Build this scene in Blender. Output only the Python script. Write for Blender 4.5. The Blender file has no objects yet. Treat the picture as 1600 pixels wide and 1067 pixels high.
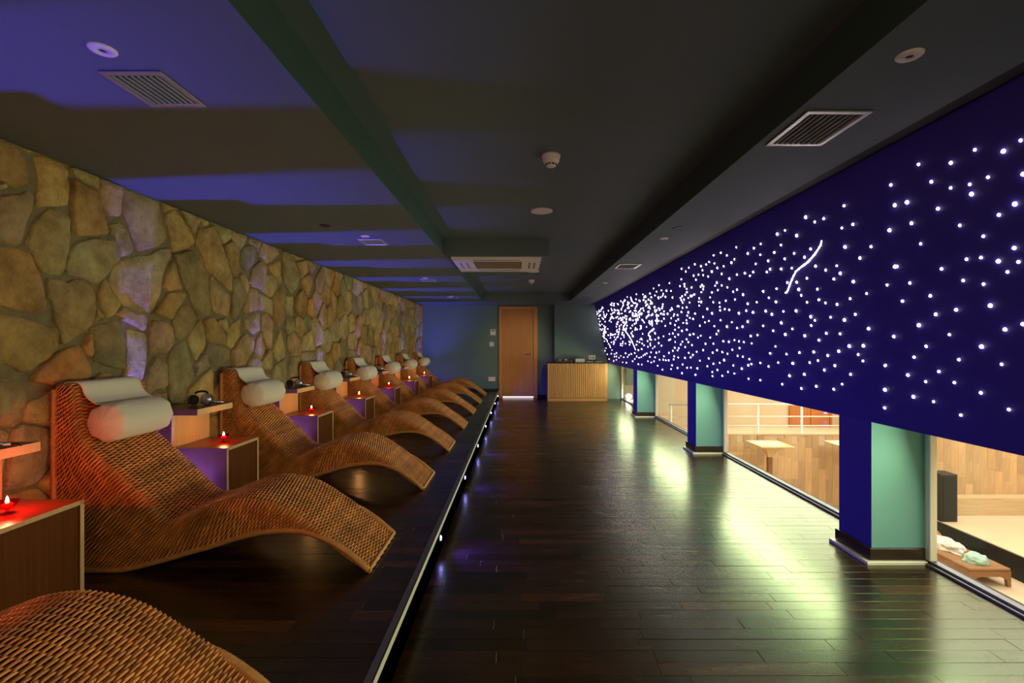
import bpy, bmesh, math, random
import numpy as np
from mathutils import Vector, Matrix, noise

random.seed(7)
rng = np.random.default_rng(11)
scene = bpy.context.scene
COL = scene.collection
PI = math.pi

# ------------------------------------------------------------------ camera
F = 760.0            # focal length in pixels of a 1600 px wide frame
VX, VY = 811.0, 537.0
EYE = 1.245
cam_d = bpy.data.cameras.new('camera')
cam_d.sensor_width = 36.0
cam_d.lens = F / 1600.0 * 36.0
cam_d.shift_x = -(VX - 800.0) / 1600.0
cam_d.shift_y = (VY - 533.5) / 1600.0
cam_d.clip_start = 0.05
cam = bpy.data.objects.new('camera', cam_d)
cam.location = (0, 0, EYE)
cam.rotation_euler = (PI / 2, 0, 0)
COL.objects.link(cam)
scene.camera = cam

# ------------------------------------------------------------------ view, world
scene.view_settings.view_transform = 'Standard'
scene.view_settings.look = 'None'
scene.view_settings.gamma = 1.0
scene.view_settings.exposure = 0.0
scene.view_settings.use_curve_mapping = False
world = bpy.data.worlds.new('world')
scene.world = world
world.use_nodes = True
world.node_tree.nodes['Background'].inputs[0].default_value = (0.01, 0.01, 0.012, 1)
world.node_tree.nodes['Background'].inputs[1].default_value = 0.2

# ------------------------------------------------------------------ light
def light(kind, name, loc, power, color, **kw):
    l = bpy.data.lights.new(name, kind)
    l.energy = power
    l.color = color
    for k, v in kw.items():
        if k not in ('rot', 'target'):
            setattr(l, k, v)
    o = bpy.data.objects.new(name, l)
    o.location = loc
    if 'rot' in kw:
        o.rotation_euler = kw['rot']
    if 'target' in kw:
        o.rotation_euler = (Vector(kw['target']) - Vector(loc)).to_track_quat('-Z', 'Y').to_euler()
    COL.objects.link(o)
    return o

WARM = (1.0, 0.96, 0.88)
# luminaires of the bright hall beyond the windows (ceiling lamps, and floor lamps that wash upwards)
for i, (x, y) in enumerate(((4.6, 1.0), (7.6, 1.5), (4.4, 4.6), (7.6, 5.0), (4.0, -0.7))):
    light('AREA', 'hall_ceiling_light', (x, y, 3.25), 85, WARM, shape='RECTANGLE', size=2.2, size_y=2.6)
# area light added high up for the floor sheen; last row of ceiling lamps
light('AREA', 'hall_wall_panel_light', (5.2, 8.88, 1.75), 185, (0.92, 1.0, 0.72), shape='RECTANGLE', size=5.4, size_y=1.7,
      rot=(math.radians(-90), 0, 0))
light('AREA', 'hall_ceiling_light', (7.6, 6.9, 3.25), 110, WARM, shape='RECTANGLE', size=4.4, size_y=1.0)
light('AREA', 'hall_landing_light', (4.6, 7.9, 3.2), 45, WARM, shape='RECTANGLE', size=4.5, size_y=1.2)
light('AREA', 'side_room_light', (3.0, 10.2, 2.4), 20, WARM, shape='SQUARE', size=0.8)
# unseen area lights added under the star wall edge to brighten wall and floor
for (a, b) in ((0.50, 2.56), (3.24, 5.30), (5.98, 8.03), (8.71, 10.76)):
    light('AREA', 'niche_strip_light', (2.22, (a+b)/2, 0.67), 20, (0.92, 1.0, 0.56), shape='RECTANGLE', size=b-a, size_y=0.16,
          rot=(math.radians(74), 0, math.radians(90)))
# warm spot added at an unlit downlight fitting to brighten the door
light('SPOT', 'door_downlight', (1.257, 7.08, 2.10), 70, (1.0, .66, .36), shadow_soft_size=0.03, spot_size=math.radians(26), spot_blend=0.7,
      target=(-0.02, 11.19, 1.05))
# unseen warm fill light added behind the viewer
light('AREA', 'entrance_ceiling_light', (0.6, -1.1, 2.05), 26, (1.0, 0.72, 0.42), shape='RECTANGLE', size=2.4, size_y=0.6,
      rot=(math.radians(38), 0, 0))
SPACING = 1.29
# blue uplights on the platform between each lounger and the table behind it
for i in range(8):
    light('SPOT', 'blue_uplight', (-1.98, 1.512 + SPACING * i, 0.22), 115.0, (0.10, 0.085, 1.0), shadow_soft_size=0.012,
          spot_size=math.radians(92), spot_blend=1.0, target=(-1.90, 1.512 + SPACING * i, 2.0))
    light('POINT', 'blue_uplight_spill', (-1.98, 1.512 + SPACING * i, 0.26), 6.0, (0.10, 0.07, 1.0), shadow_soft_size=0.012)
# blue step lights in the platform riser
STEP_Y = [2.88 + 1.3 * k for k in range(7)]
for y in STEP_Y:
    light('SPOT', 'blue_step_light', (-0.438, y, 0.095), 24.0, (0.05, 0.035, 1.0), shadow_soft_size=0.012,
          spot_size=math.radians(130), spot_blend=1.0, target=(1.0, y, -0.06))

# ------------------------------------------------------------------ helpers
class MB:
    def __init__(s):
        s.v, s.f, s.m, s.c = [], [], [], []
    def add(s, verts, faces, m=0, col=None):
        b = len(s.v)
        s.v.extend([tuple(p) for p in verts])
        s.f.extend([tuple(i + b for i in f) for f in faces])
        s.m.extend([m] * len(faces))
        if col is not None:
            s.c.extend([col] * len(verts))
        return s
    def box(s, x0, x1, y0, y1, z0, z1, m=0, bev=0.0, col=None):
        if bev <= 0:
            v = [(x0,y0,z0),(x1,y0,z0),(x1,y1,z0),(x0,y1,z0),(x0,y0,z1),(x1,y0,z1),(x1,y1,z1),(x0,y1,z1)]
            f = [(0,3,2,1),(4,5,6,7),(0,1,5,4),(1,2,6,5),(2,3,7,6),(3,0,4,7)]
            return s.add(v, f, m, col)
        b = min(bev, (x1-x0)*.45, (y1-y0)*.45, (z1-z0)*.45)
        bm = bmesh.new()
        bmesh.ops.create_cube(bm, size=1.0)
        for v in bm.verts:
            v.co = Vector(((x0+x1)/2 + v.co.x*(x1-x0), (y0+y1)/2 + v.co.y*(y1-y0), (z0+z1)/2 + v.co.z*(z1-z0)))
        bmesh.ops.bevel(bm, geom=list(bm.edges), offset=b, segments=1, affect='EDGES')
        bm.verts.index_update()
        s.add([v.co[:] for v in bm.verts], [[v.index for v in f.verts] for f in bm.faces], m, col)
        bm.free()
        return s
    def prism(s, poly, axis, a, b, m=0):
        """extrude a 2-D polygon; axis 'y': poly=(x,z); 'x': poly=(y,z); 'z': poly=(x,y)"""
        n = len(poly)
        def P(p, t):
            return {'y': (p[0], t, p[1]), 'x': (t, p[0], p[1]), 'z': (p[0], p[1], t)}[axis]
        v = [P(p, a) for p in poly] + [P(p, b) for p in poly]
        f = [tuple(range(n)), tuple(range(2*n-1, n-1, -1))]
        f += [((i+1) % n, i, n+i, n+(i+1) % n) for i in range(n)]
        return s.add(v, f, m)
    def tube(s, pts, r, seg=8, m=0, closed=False, cap=True):
        pts = [Vector(p) for p in pts]
        n = len(pts)
        rs = r if hasattr(r, '__len__') else [r] * n
        up = None
        base = len(s.v)
        V, Fc = [], []
        for i, p in enumerate(pts):
            a = pts[(i-1) % n] if (closed or i > 0) else p
            b = pts[(i+1) % n] if (closed or i < n-1) else p
            t = (b - a).normalized()
            if up is None:
                up = Vector((0,0,1)) if abs(t.z) < .9 else Vector((1,0,0))
            side = t.cross(up).normalized()
            up = side.cross(t).normalized()
            for k in range(seg):
                an = 2*PI*k/seg
                V.append(p + (side*math.cos(an) + up*math.sin(an)) * rs[i])
        rows = n if closed else n-1
        for i in range(rows):
            j = (i+1) % n
            for k in range(seg):
                l = (k+1) % seg
                Fc.append((i*seg+k, j*seg+k, j*seg+l, i*seg+l))
        if cap and not closed:
            Fc.append(tuple(range(seg)))
            Fc.append(tuple((n-1)*seg + k for k in range(seg-1, -1, -1)))
        return s.add(V, Fc, m)
    def lathe(s, prof, c=(0,0,0), seg=20, axis='z', m=0, cap=True):
        V, Fc = [], []
        for (r, h) in prof:
            for k in range(seg):
                a = 2*PI*k/seg
                x, y = r*math.cos(a), r*math.sin(a)
                p = {'z': (x, y, h), 'x': (h, x, y), 'y': (y, h, x)}[axis]
                V.append((c[0]+p[0], c[1]+p[1], c[2]+p[2]))
        n = len(prof)
        for i in range(n-1):
            for k in range(seg):
                l = (k+1) % seg
                Fc.append((i*seg+k, i*seg+l, (i+1)*seg+l, (i+1)*seg+k))
        if cap:
            Fc.append(tuple(range(seg-1, -1, -1)))
            Fc.append(tuple((n-1)*seg + k for k in range(seg)))
        return s.add(V, Fc, m)
    def mesh(s, name, mats, smooth=False):
        me = bpy.data.meshes.new(name)
        me.from_pydata(s.v, [], s.f)
        for mt in (mats if isinstance(mats, (list, tuple)) else [mats]):
            me.materials.append(mt)
        if any(s.m):
            me.polygons.foreach_set('material_index', s.m)
        if s.c and len(s.c) == len(s.v):
            at = me.color_attributes.new('Col', 'FLOAT_COLOR', 'POINT')
            at.data.foreach_set('color', np.array([(*c[:3], 1.0) for c in s.c], dtype=np.float32).ravel())
        if smooth:
            me.polygons.foreach_set('use_smooth', [True]*len(me.polygons))
        me.update()
        return me
    def obj(s, name, mats, parent=None, smooth=False, loc=None):
        return link(name, s.mesh(name, mats, smooth), parent, loc)

def link(name, me, parent=None, loc=None):
    o = bpy.data.objects.new(name, me)
    COL.objects.link(o)
    if parent is not None:
        o.parent = parent
    if loc is not None:
        o.location = loc
    return o

def smooth_by_angle(o, deg=35):
    me = o.data
    me.polygons.foreach_set('use_smooth', [True]*len(me.polygons))
    bm = bmesh.new(); bm.from_mesh(me)
    lim = math.radians(deg)
    for e in bm.edges:
        if len(e.link_faces) == 2 and e.calc_face_angle(0) > lim:
            e.smooth = False
    bm.to_mesh(me); bm.free()
    return o

def tag(o, label=None, cat=None, group=None, kind=None):
    for k, v in (('label', label), ('category', cat), ('group', group), ('kind', kind)):
        if v:
            o[k] = v
    return o

def thing(name, loc, label, cat, group=None):
    o = bpy.data.objects.new(name, None)
    o.empty_display_size = 0.1
    COL.objects.link(o)
    o.location = loc
    return tag(o, label, cat, group)

def struct(o, label=None):
    o['kind'] = 'structure'
    if label:
        o['label'] = label
    return o

def copy_tree(o, parent=None):
    c = o.copy()
    COL.objects.link(c)
    if parent is not None:
        c.parent = parent
    for ch in list(KIDS.get(o.name, [])):
        copy_tree(ch, c)
    return c
KIDS = {}
def index_children():
    KIDS.clear()
    for o in scene.objects:
        if o.parent is not None:
            KIDS.setdefault(o.parent.name, []).append(o)

# ------------------------------------------------------------------ materials
def mat(name, color=(.5,.5,.5), rough=.5, metal=0.0, spec=.5, emit=None, estr=0.0, **kw):
    m = bpy.data.materials.new(name)
    m.use_nodes = True
    b = m.node_tree.nodes['Principled BSDF']
    b.inputs['Base Color'].default_value = (*color, 1)
    b.inputs['Roughness'].default_value = rough
    b.inputs['Metallic'].default_value = metal
    b.inputs['Specular IOR Level'].default_value = spec
    if emit:
        b.inputs['Emission Color'].default_value = (*emit, 1)
        b.inputs['Emission Strength'].default_value = estr
    return m

class NT:
    def __init__(s, m):
        s.t = m.node_tree; s.n = s.t.nodes; s.b = s.n['Principled BSDF']
    def new(s, kind, **kw):
        n = s.n.new(kind)
        for k, v in kw.items():
            if k in n.inputs.keys() if isinstance(k, str) else False:
                n.inputs[k].default_value = v
            else:
                setattr(n, k, v)
        return n
    def link(s, a, b):
        s.t.links.new(a, b)
    def coord(s, scale=(1,1,1), which='Object'):
        tc = s.n.new('ShaderNodeTexCoord')
        mp = s.n.new('ShaderNodeMapping')
        mp.inputs['Scale'].default_value = scale
        s.link(tc.outputs[which], mp.inputs['Vector'])
        return mp.outputs[0]
    def noise(s, vec, scale=5, detail=4, rough=.55):
        n = s.n.new('ShaderNodeTexNoise')
        n.inputs['Scale'].default_value = scale
        n.inputs['Detail'].default_value = detail
        n.inputs['Roughness'].default_value = rough
        if vec is not None:
            s.link(vec, n.inputs['Vector'])
        return n.outputs['Fac']
    def ramp(s, fac, stops):
        r = s.n.new('ShaderNodeValToRGB')
        el = r.color_ramp.elements
        while len(el) < len(stops):
            el.new(0.5)
        for e, (p, c) in zip(el, stops):
            e.position = p
            e.color = (*c, 1) if len(c) == 3 else c
        s.link(fac, r.inputs['Fac'])
        return r.outputs['Color']
    def mix(s, a, b, fac, blend='MIX'):
        n = s.n.new('ShaderNodeMix')
        n.data_type = 'RGBA'
        n.blend_type = blend
        for val, idx in ((a, 6), (b, 7)):
            if isinstance(val, tuple):
                n.inputs[idx].default_value = (*val, 1)
            else:
                s.link(val, n.inputs[idx])
        if isinstance(fac, (int, float)):
            n.inputs[0].default_value = fac
        else:
            s.link(fac, n.inputs[0])
        return n.outputs[2]
    def bump(s, h, strength=.3, dist=.01):
        n = s.n.new('ShaderNodeBump')
        n.inputs['Strength'].default_value = strength
        n.inputs['Distance'].default_value = dist
        s.link(h, n.inputs['Height'])
        s.link(n.outputs[0], s.b.inputs['Normal'])

def paint(name, color, rough=.75, bump=.15):
    m = mat(name, color, rough)
    t = NT(m)
    v = t.coord((1,1,1))
    n = t.noise(v, 3.0, 3)
    c2 = tuple(x*.86 for x in color)
    t.link(t.mix(color, c2, n), t.b.inputs['Base Color'])
    t.bump(t.noise(v, 160, 2), bump, .002)
    return m

def wood(name, c1, c2, grain=(1,1,14), rough=.42, scale=6, randomize=0.0, spec=.5):
    """grain: stretch of the object coordinates; the small number runs along the fibre"""
    m = mat(name, c1, rough, spec=spec)
    t = NT(m)
    v = t.coord(grain)
    n = t.noise(v, scale, 5, .6)
    col = t.ramp(n, [(0.3, c1), (0.7, c2)])
    if randomize:
        oi = t.n.new('ShaderNodeObjectInfo')
        r = t.ramp(oi.outputs['Random'], [(0.0, (1-randomize,)*3), (1.0, (1+randomize*.6, 1+randomize*.5, 1+randomize*.4))])
        col = t.mix(col, r, 1.0, 'MULTIPLY')
    t.link(col, t.b.inputs['Base Color'])
    t.bump(n, .12, .003)
    return m

TEAL = (0.17, 0.40, 0.40)
M = {}
M['teal'] = paint('teal_paint', TEAL)
M['teal_grey'] = paint('teal_grey_paint', (.165,.25,.235))
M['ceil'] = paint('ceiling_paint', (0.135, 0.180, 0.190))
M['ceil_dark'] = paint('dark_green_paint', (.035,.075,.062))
M['blue'] = paint('blue_paint', (0.045, 0.030, 0.370), .7)
M['black'] = mat('black_matt', (.008,.008,.009), .6)
M['white'] = mat('white_plastic', (.92,.83,.76), .4)
M['metal'] = mat('brushed_aluminium', (.62,.62,.58), .35, 1.0)
M['nosing'] = mat('nosing_aluminium', (.82,.80,.64), .45, .15)
M['slat'] = mat('vent_slat', (.42,.46,.38), .5, .3)
M['sill'] = mat('sill_metal', (.20,.20,.23), .45, .9)
M['grey'] = mat('grey_metal', (.30,.30,.30), .4, .9)
M['chrome'] = mat('chrome', (.75,.75,.75), .15, 1.0)
M['cream'] = paint('cream_plaster', (0.80, 0.64, 0.44), .8)
M['cream_floor'] = paint('cream_tiles', (0.78, 0.62, 0.43), .35)
M['door'] = wood('door_veneer', (.66,.27,.075), (.78,.35,.11), (14,14,.7), .4, 3)
M['door_leaf'] = wood('door_leaf_veneer', (.56,.215,.060), (.66,.28,.085), (14,14,.7), .4, 3)
M['door_hall'] = wood('hall_door_veneer', (.50,.17,.05), (.60,.22,.07), (14,14,.7), .4, 3)
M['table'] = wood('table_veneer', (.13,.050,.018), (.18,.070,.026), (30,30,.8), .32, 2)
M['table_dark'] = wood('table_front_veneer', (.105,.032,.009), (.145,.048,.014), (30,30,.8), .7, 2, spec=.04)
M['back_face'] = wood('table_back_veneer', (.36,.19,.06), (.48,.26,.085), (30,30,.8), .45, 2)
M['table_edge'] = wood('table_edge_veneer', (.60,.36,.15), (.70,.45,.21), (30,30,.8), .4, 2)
M['counter'] = wood('counter_veneer', (.60,.27,.075), (.72,.36,.12), (24,24,.6), .42, 3)
M['tray'] = wood('tray_wood', (.11,.045,.018), (.16,.07,.03), (1,20,20), .4, 3)
M['clad'] = wood('hall_cladding', (.56,.375,.20), (.70,.50,.29), (16,16,1.2), .4, 3, .22)
M['daybed'] = wood('daybed_weave', (.24,.115,.045), (.32,.16,.07), (1,40,40), .6, 3)
M['linen'] = paint('white_linen', (.93,.86,.70), .9, .3)
M['mint'] = paint('mint_towel', (.45,.72,.62), .95, .5)
M['towel'] = paint('white_towel', (.82,.76,.68), .95, .5)
M['rubber'] = mat('black_rubber', (.012,.012,.012), .5)
M['silver'] = mat('silver_plastic', (.62,.62,.60), .25, .8)
M['wax'] = mat('candle_wax', (.9,.75,.55), .5, emit=(1,.42,.12), estr=2.0)
M['flame'] = mat('flame', (1,.8,.4), .5, emit=(1,.72,.35), estr=60)
M['led'] = mat('blue_led', (.5,.5,1), .4, emit=(.30,.24,1.0), estr=70)
M['star'] = mat('fibre_star', (1,.9,.85), .4, emit=(1,.80,.76), estr=22)
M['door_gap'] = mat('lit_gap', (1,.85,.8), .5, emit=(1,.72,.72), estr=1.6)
M['lamp'] = mat('lamp_globe', (1,1,.9), .4, emit=(1,.95,.75), estr=25)
M['mirror'] = mat('pale_glass', (.35,.48,.40), .15, .6)
M['label_dark'] = mat('dark_print', (.05,.02,.02), .5)

# stones: colour attribute times fine mottling
def stone_mat():
    m = mat('rubble_stone', (.4,.3,.2), .85, spec=.25)
    t = NT(m)
    at = t.n.new('ShaderNodeAttribute'); at.attribute_name = 'Col'
    v = t.coord((1,1,1))
    n1 = t.noise(v, 7, 6, .65)
    n2 = t.noise(v, 30, 5, .7)
    n3 = t.noise(v, 2.2, 3, .6)
    c = t.mix(at.outputs['Color'], t.ramp(n1, [(.30,(.50,.44,.36)), (.68,(1.3,1.25,1.18))]), .9, 'MULTIPLY')
    c = t.mix(c, t.ramp(n3, [(.35,(1.18,.88,.62)), (.62,(.95,1.04,1.0))]), .55, 'MULTIPLY')
    c = t.mix(c, t.ramp(n2, [(.25,(.6,.6,.55)), (.5,(1.05,1.05,1.02))]), .5, 'MULTIPLY')
    t.link(c, t.b.inputs['Base Color'])
    ad = t.n.new('ShaderNodeMath'); ad.operation = 'ADD'
    t.link(n1, ad.inputs[0]); t.link(n2, ad.inputs[1])
    t.bump(ad.outputs[0], 1.0, .022)
    return m
M['stone'] = stone_mat()
def mortar_mat():
    m = mat('mortar', (.2,.16,.09), .95, spec=.15)
    t = NT(m)
    n = t.noise(t.coord((1,1,1)), 22, 5, .7)
    t.link(t.ramp(n, [(.3,(.17,.135,.07)), (.7,(.27,.215,.115))]), t.b.inputs['Base Color'])
    t.bump(n, .5, .01)
    return m
M['mortar'] = mortar_mat()

def board_mat():
    m = mat('dark_floorboards', (.02,.01,.006), .24, spec=.7)
    t = NT(m)
    at = t.n.new('ShaderNodeAttribute'); at.attribute_name = 'Col'
    v = t.coord((1.2, 22, 1))
    n = t.noise(v, 4, 5, .65)
    c = t.mix(at.outputs['Color'], t.ramp(n, [(.3,(.45,.45,.45)), (.7,(1.35,1.3,1.25))]), 1.0, 'MULTIPLY')
    t.link(c, t.b.inputs['Base Color'])
    t.b.inputs['Specular Tint'].default_value = (.58, 1.0, .40, 1)
    r = t.n.new('ShaderNodeMapRange')
    t.link(t.noise(t.coord((.8,6,1)), 3, 4), r.inputs['Value'])
    r.inputs['To Min'].default_value = .20; r.inputs['To Max'].default_value = .32
    t.link(r.outputs[0], t.b.inputs['Roughness'])
    return m
M['board'] = board_mat()

def wicker_mat():
    m = mat('wicker', (.4,.17,.05), .36, spec=.6)
    t = NT(m)
    at = t.n.new('ShaderNodeAttribute'); at.attribute_name = 'Col'
    n = t.noise(t.coord((1,1,1)), 9, 4, .6)
    c = t.mix(at.outputs['Color'], t.ramp(n, [(.3,(.62,.58,.5)), (.7,(1.2,1.15,1.1))]), 1.0, 'MULTIPLY')
    t.link(c, t.b.inputs['Base Color'])
    return m
M['wicker'] = wicker_mat()
M['wicker_back'] = mat('wicker_backing', (.055,.020,.007), .7)
M['binding'] = wood('rattan_binding', (.55,.25,.07), (.70,.34,.11), (1,1,1), .45, 30)

def thin_glass(name, tint, gloss=.06, rough=0.0):
    m = bpy.data.materials.new(name)
    m.use_nodes = True
    nt = m.node_tree
    nt.nodes.clear()
    out = nt.nodes.new('ShaderNodeOutputMaterial')
    tr = nt.nodes.new('ShaderNodeBsdfTransparent'); tr.inputs[0].default_value = (*tint, 1)
    gl = nt.nodes.new('ShaderNodeBsdfGlossy'); gl.inputs['Roughness'].default_value = rough
    lw = nt.nodes.new('ShaderNodeLayerWeight'); lw.inputs['Blend'].default_value = .5
    pw = nt.nodes.new('ShaderNodeMath'); pw.operation = 'POWER'; pw.inputs[1].default_value = 4.0
    nt.links.new(lw.outputs['Facing'], pw.inputs[0])
    fr = nt.nodes.new('ShaderNodeMapRange'); fr.inputs['To Min'].default_value = .03; fr.inputs['To Max'].default_value = .35
    nt.links.new(pw.outputs[0], fr.inputs['Value'])
    mx = nt.nodes.new('ShaderNodeMixShader')
    nt.links.new(fr.outputs[0], mx.inputs[0]); nt.links.new(tr.outputs[0], mx.inputs[1]); nt.links.new(gl.outputs[0], mx.inputs[2])
    nt.links.new(mx.outputs[0], out.inputs[0])
    return m
M['glass'] = thin_glass('window_glass', (.97,.985,.96))
M['red_glass'] = thin_glass('red_candle_glass', (.9,.05,.03), rough=.05)
M['amber_glass'] = thin_glass('amber_candle_glass', (.95,.55,.25), rough=.05)

# ------------------------------------------------------------------ room geometry numbers
FAR = 11.19            # end wall
REAR = -1.7            # wall behind the viewer
XL = -2.216            # face of the stone wall
XE = -0.470            # platform edge
PZ = 0.165             # platform height
CZ = 2.130             # low ceiling
CZH = 2.295            # raised ceiling
X1 = 2.0               # room face of the pillars
X2 = 2.316             # glass line
WZ = 0.80              # lower edge of the star wall
XT = 1.70              # star wall at the ceiling
def star_x(z):
    return X1 + (XT - X1) * (z - WZ) / (CZ - WZ)

# floors -------------------------------------------------------------
fl = struct(MB().box(XE-.02, X2+.12, REAR, FAR, -.12, -.012).obj('floor', M['black']), 'dark brown plank floor of the gallery, glossy')
pf = struct(MB().box(-2.30, XE, REAR, FAR, -.12, PZ-.012).obj('platform', M['black']), 'raised dark wooden platform along the stone wall under the loungers')

def lay_boards(parent, x0, x1, y0, y1, z, w, keep, lo, hi, vis0):
    """rows of boards that run across the room; the `keep` nearest in view stay single parts"""
    boards = []
    y = y0
    while y < y1 - .001:
        ye = min(y + w, y1)
        x = x0 - random.uniform(0, .5)
        while x < x1:
            xe = x + random.uniform(lo, hi)
            if x1 - xe < .06:
                xe = x1 + .01
            a, b = max(x, x0), min(xe, x1)
            if b - a > .001:
                boards.append((a, b, y, ye))
            x = xe
        y = ye
    boards.sort(key=lambda q: q[2] if q[2] >= vis0 else 100 - q[2])
    rest = MB()
    for i, (a, b, c, d) in enumerate(boards):
        t = random.random()
        k = .55 + .9*random.random()
        col = (.030*k, .0115*k, .0062*k) if t < .75 else (.055*k, .018*k, .0085*k)
        g = .0005
        dz = random.uniform(-.0006, .0004)
        if i < keep:
            mb = MB(); mb.box(a+g, b-g, c+g, d-g, z-.012, z+dz, bev=.0007, col=col)
            mb.obj('floorboard', M['board'], parent)
        else:
            rest.box(a+g, b-g, c+g, d-g, z-.012, z+dz, col=col)
    o = rest.obj('floorboards', M['board'], parent)
    o['kind'] = 'stuff'
lay_boards(fl, XE, X2-.02, REAR, FAR, 0.0, .075, 190, .38, .95, 1.70)
lay_boards(pf, -2.22, XE-.026, REAR, FAR, PZ, .075, 100, .38, .95, 1.45)

# platform edge
e = thing('trim_1', (XE, FAR/2, PZ), 'pale aluminium nosing along the platform edge', 'trim')
del e['category']; struct(e)
MB().box(-.026, .004, REAR-FAR/2, FAR/2-.001, -.004, .002).obj('top_flange', M['grey'], e)
MB().box(.0, .006, REAR-FAR/2, FAR/2-.001, -.026, .002).obj('front_flange', M['nosing'], e)  # pale colour stands in for window light reflected by the front
M['riser'] = wood('riser_wood', (.020,.013,.008), (.035,.022,.012), (1,1.5,20), .3, 4)
r = struct(MB().box(XE-.015, XE, REAR, FAR, 0, PZ-.004).obj('platform_riser', M['riser']), 'dark low riser of the platform with blue step lights')

# ceilings -------------------------------------------------------------
XLC, XRC = -.75, 1.054
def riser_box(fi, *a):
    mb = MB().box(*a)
    mb.m[fi] = 1            # shade on the upright edge is put in as a darker colour
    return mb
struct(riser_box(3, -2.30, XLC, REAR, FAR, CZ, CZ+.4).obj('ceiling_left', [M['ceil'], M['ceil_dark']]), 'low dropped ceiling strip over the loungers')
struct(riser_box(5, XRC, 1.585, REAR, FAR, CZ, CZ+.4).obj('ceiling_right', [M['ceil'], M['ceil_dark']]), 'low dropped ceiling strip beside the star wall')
struct(MB().box(XLC, XRC, REAR, FAR, CZH, CZH+.2).obj('ceiling', M['ceil']), 'raised middle strip of the dark ceiling')
struct(MB().box(XLC, XRC, 10.04, FAR, CZ, CZH).obj('ceiling_end', M['ceil']), 'dropped ceiling strip in front of the end wall')
struct(MB().box(1.585, 1.705, REAR, FAR, CZ+.025, CZ+.2).obj('ceiling_gap', M['black']), 'black shadow gap between ceiling and star wall')  # flat black stands in for the deep shade inside the gap

# end wall with the projecting bay behind the counter
w = MB().box(-2.4, X2+.1, FAR, FAR+.2, -.1, 2.5)
wall_end = struct(w.obj('wall_end', M['teal_grey']), 'teal grey end wall with the wooden door')
struct(MB().box(.80, X2, FAR-.24, FAR, 0, CZ).obj('wall_end_bay', M['teal_grey']), 'projecting teal bay of the end wall behind the counter')
struct(MB().box(-2.4, X2+.1, REAR-.2, REAR, -.1, 2.5).obj('wall_rear', M['teal_grey']), 'teal wall behind the viewer')
struct(MB().box(-2.2, -.46, FAR-.012, FAR, PZ, PZ+.045).obj('baseboard_end', M['black']), 'black baseboard at the end wall above the platform')
struct(MB().box(.42, .80, FAR-.012, FAR, 0, .07).obj('baseboard_end_right', M['black']), 'black baseboard between the door and the counter')

# ------------------------------------------------------------------ stone wall
wall_left = struct(MB().box(-2.45, -2.236, REAR, FAR, -.1, CZ+.02).obj('wall_left', M['mortar']), 'wall of irregular ochre rubble stones set in mortar')

def wall_pt(px, py):
    d = F * XL / (px - VX)
    return d, EYE + (VY - py) * d / F

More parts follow.
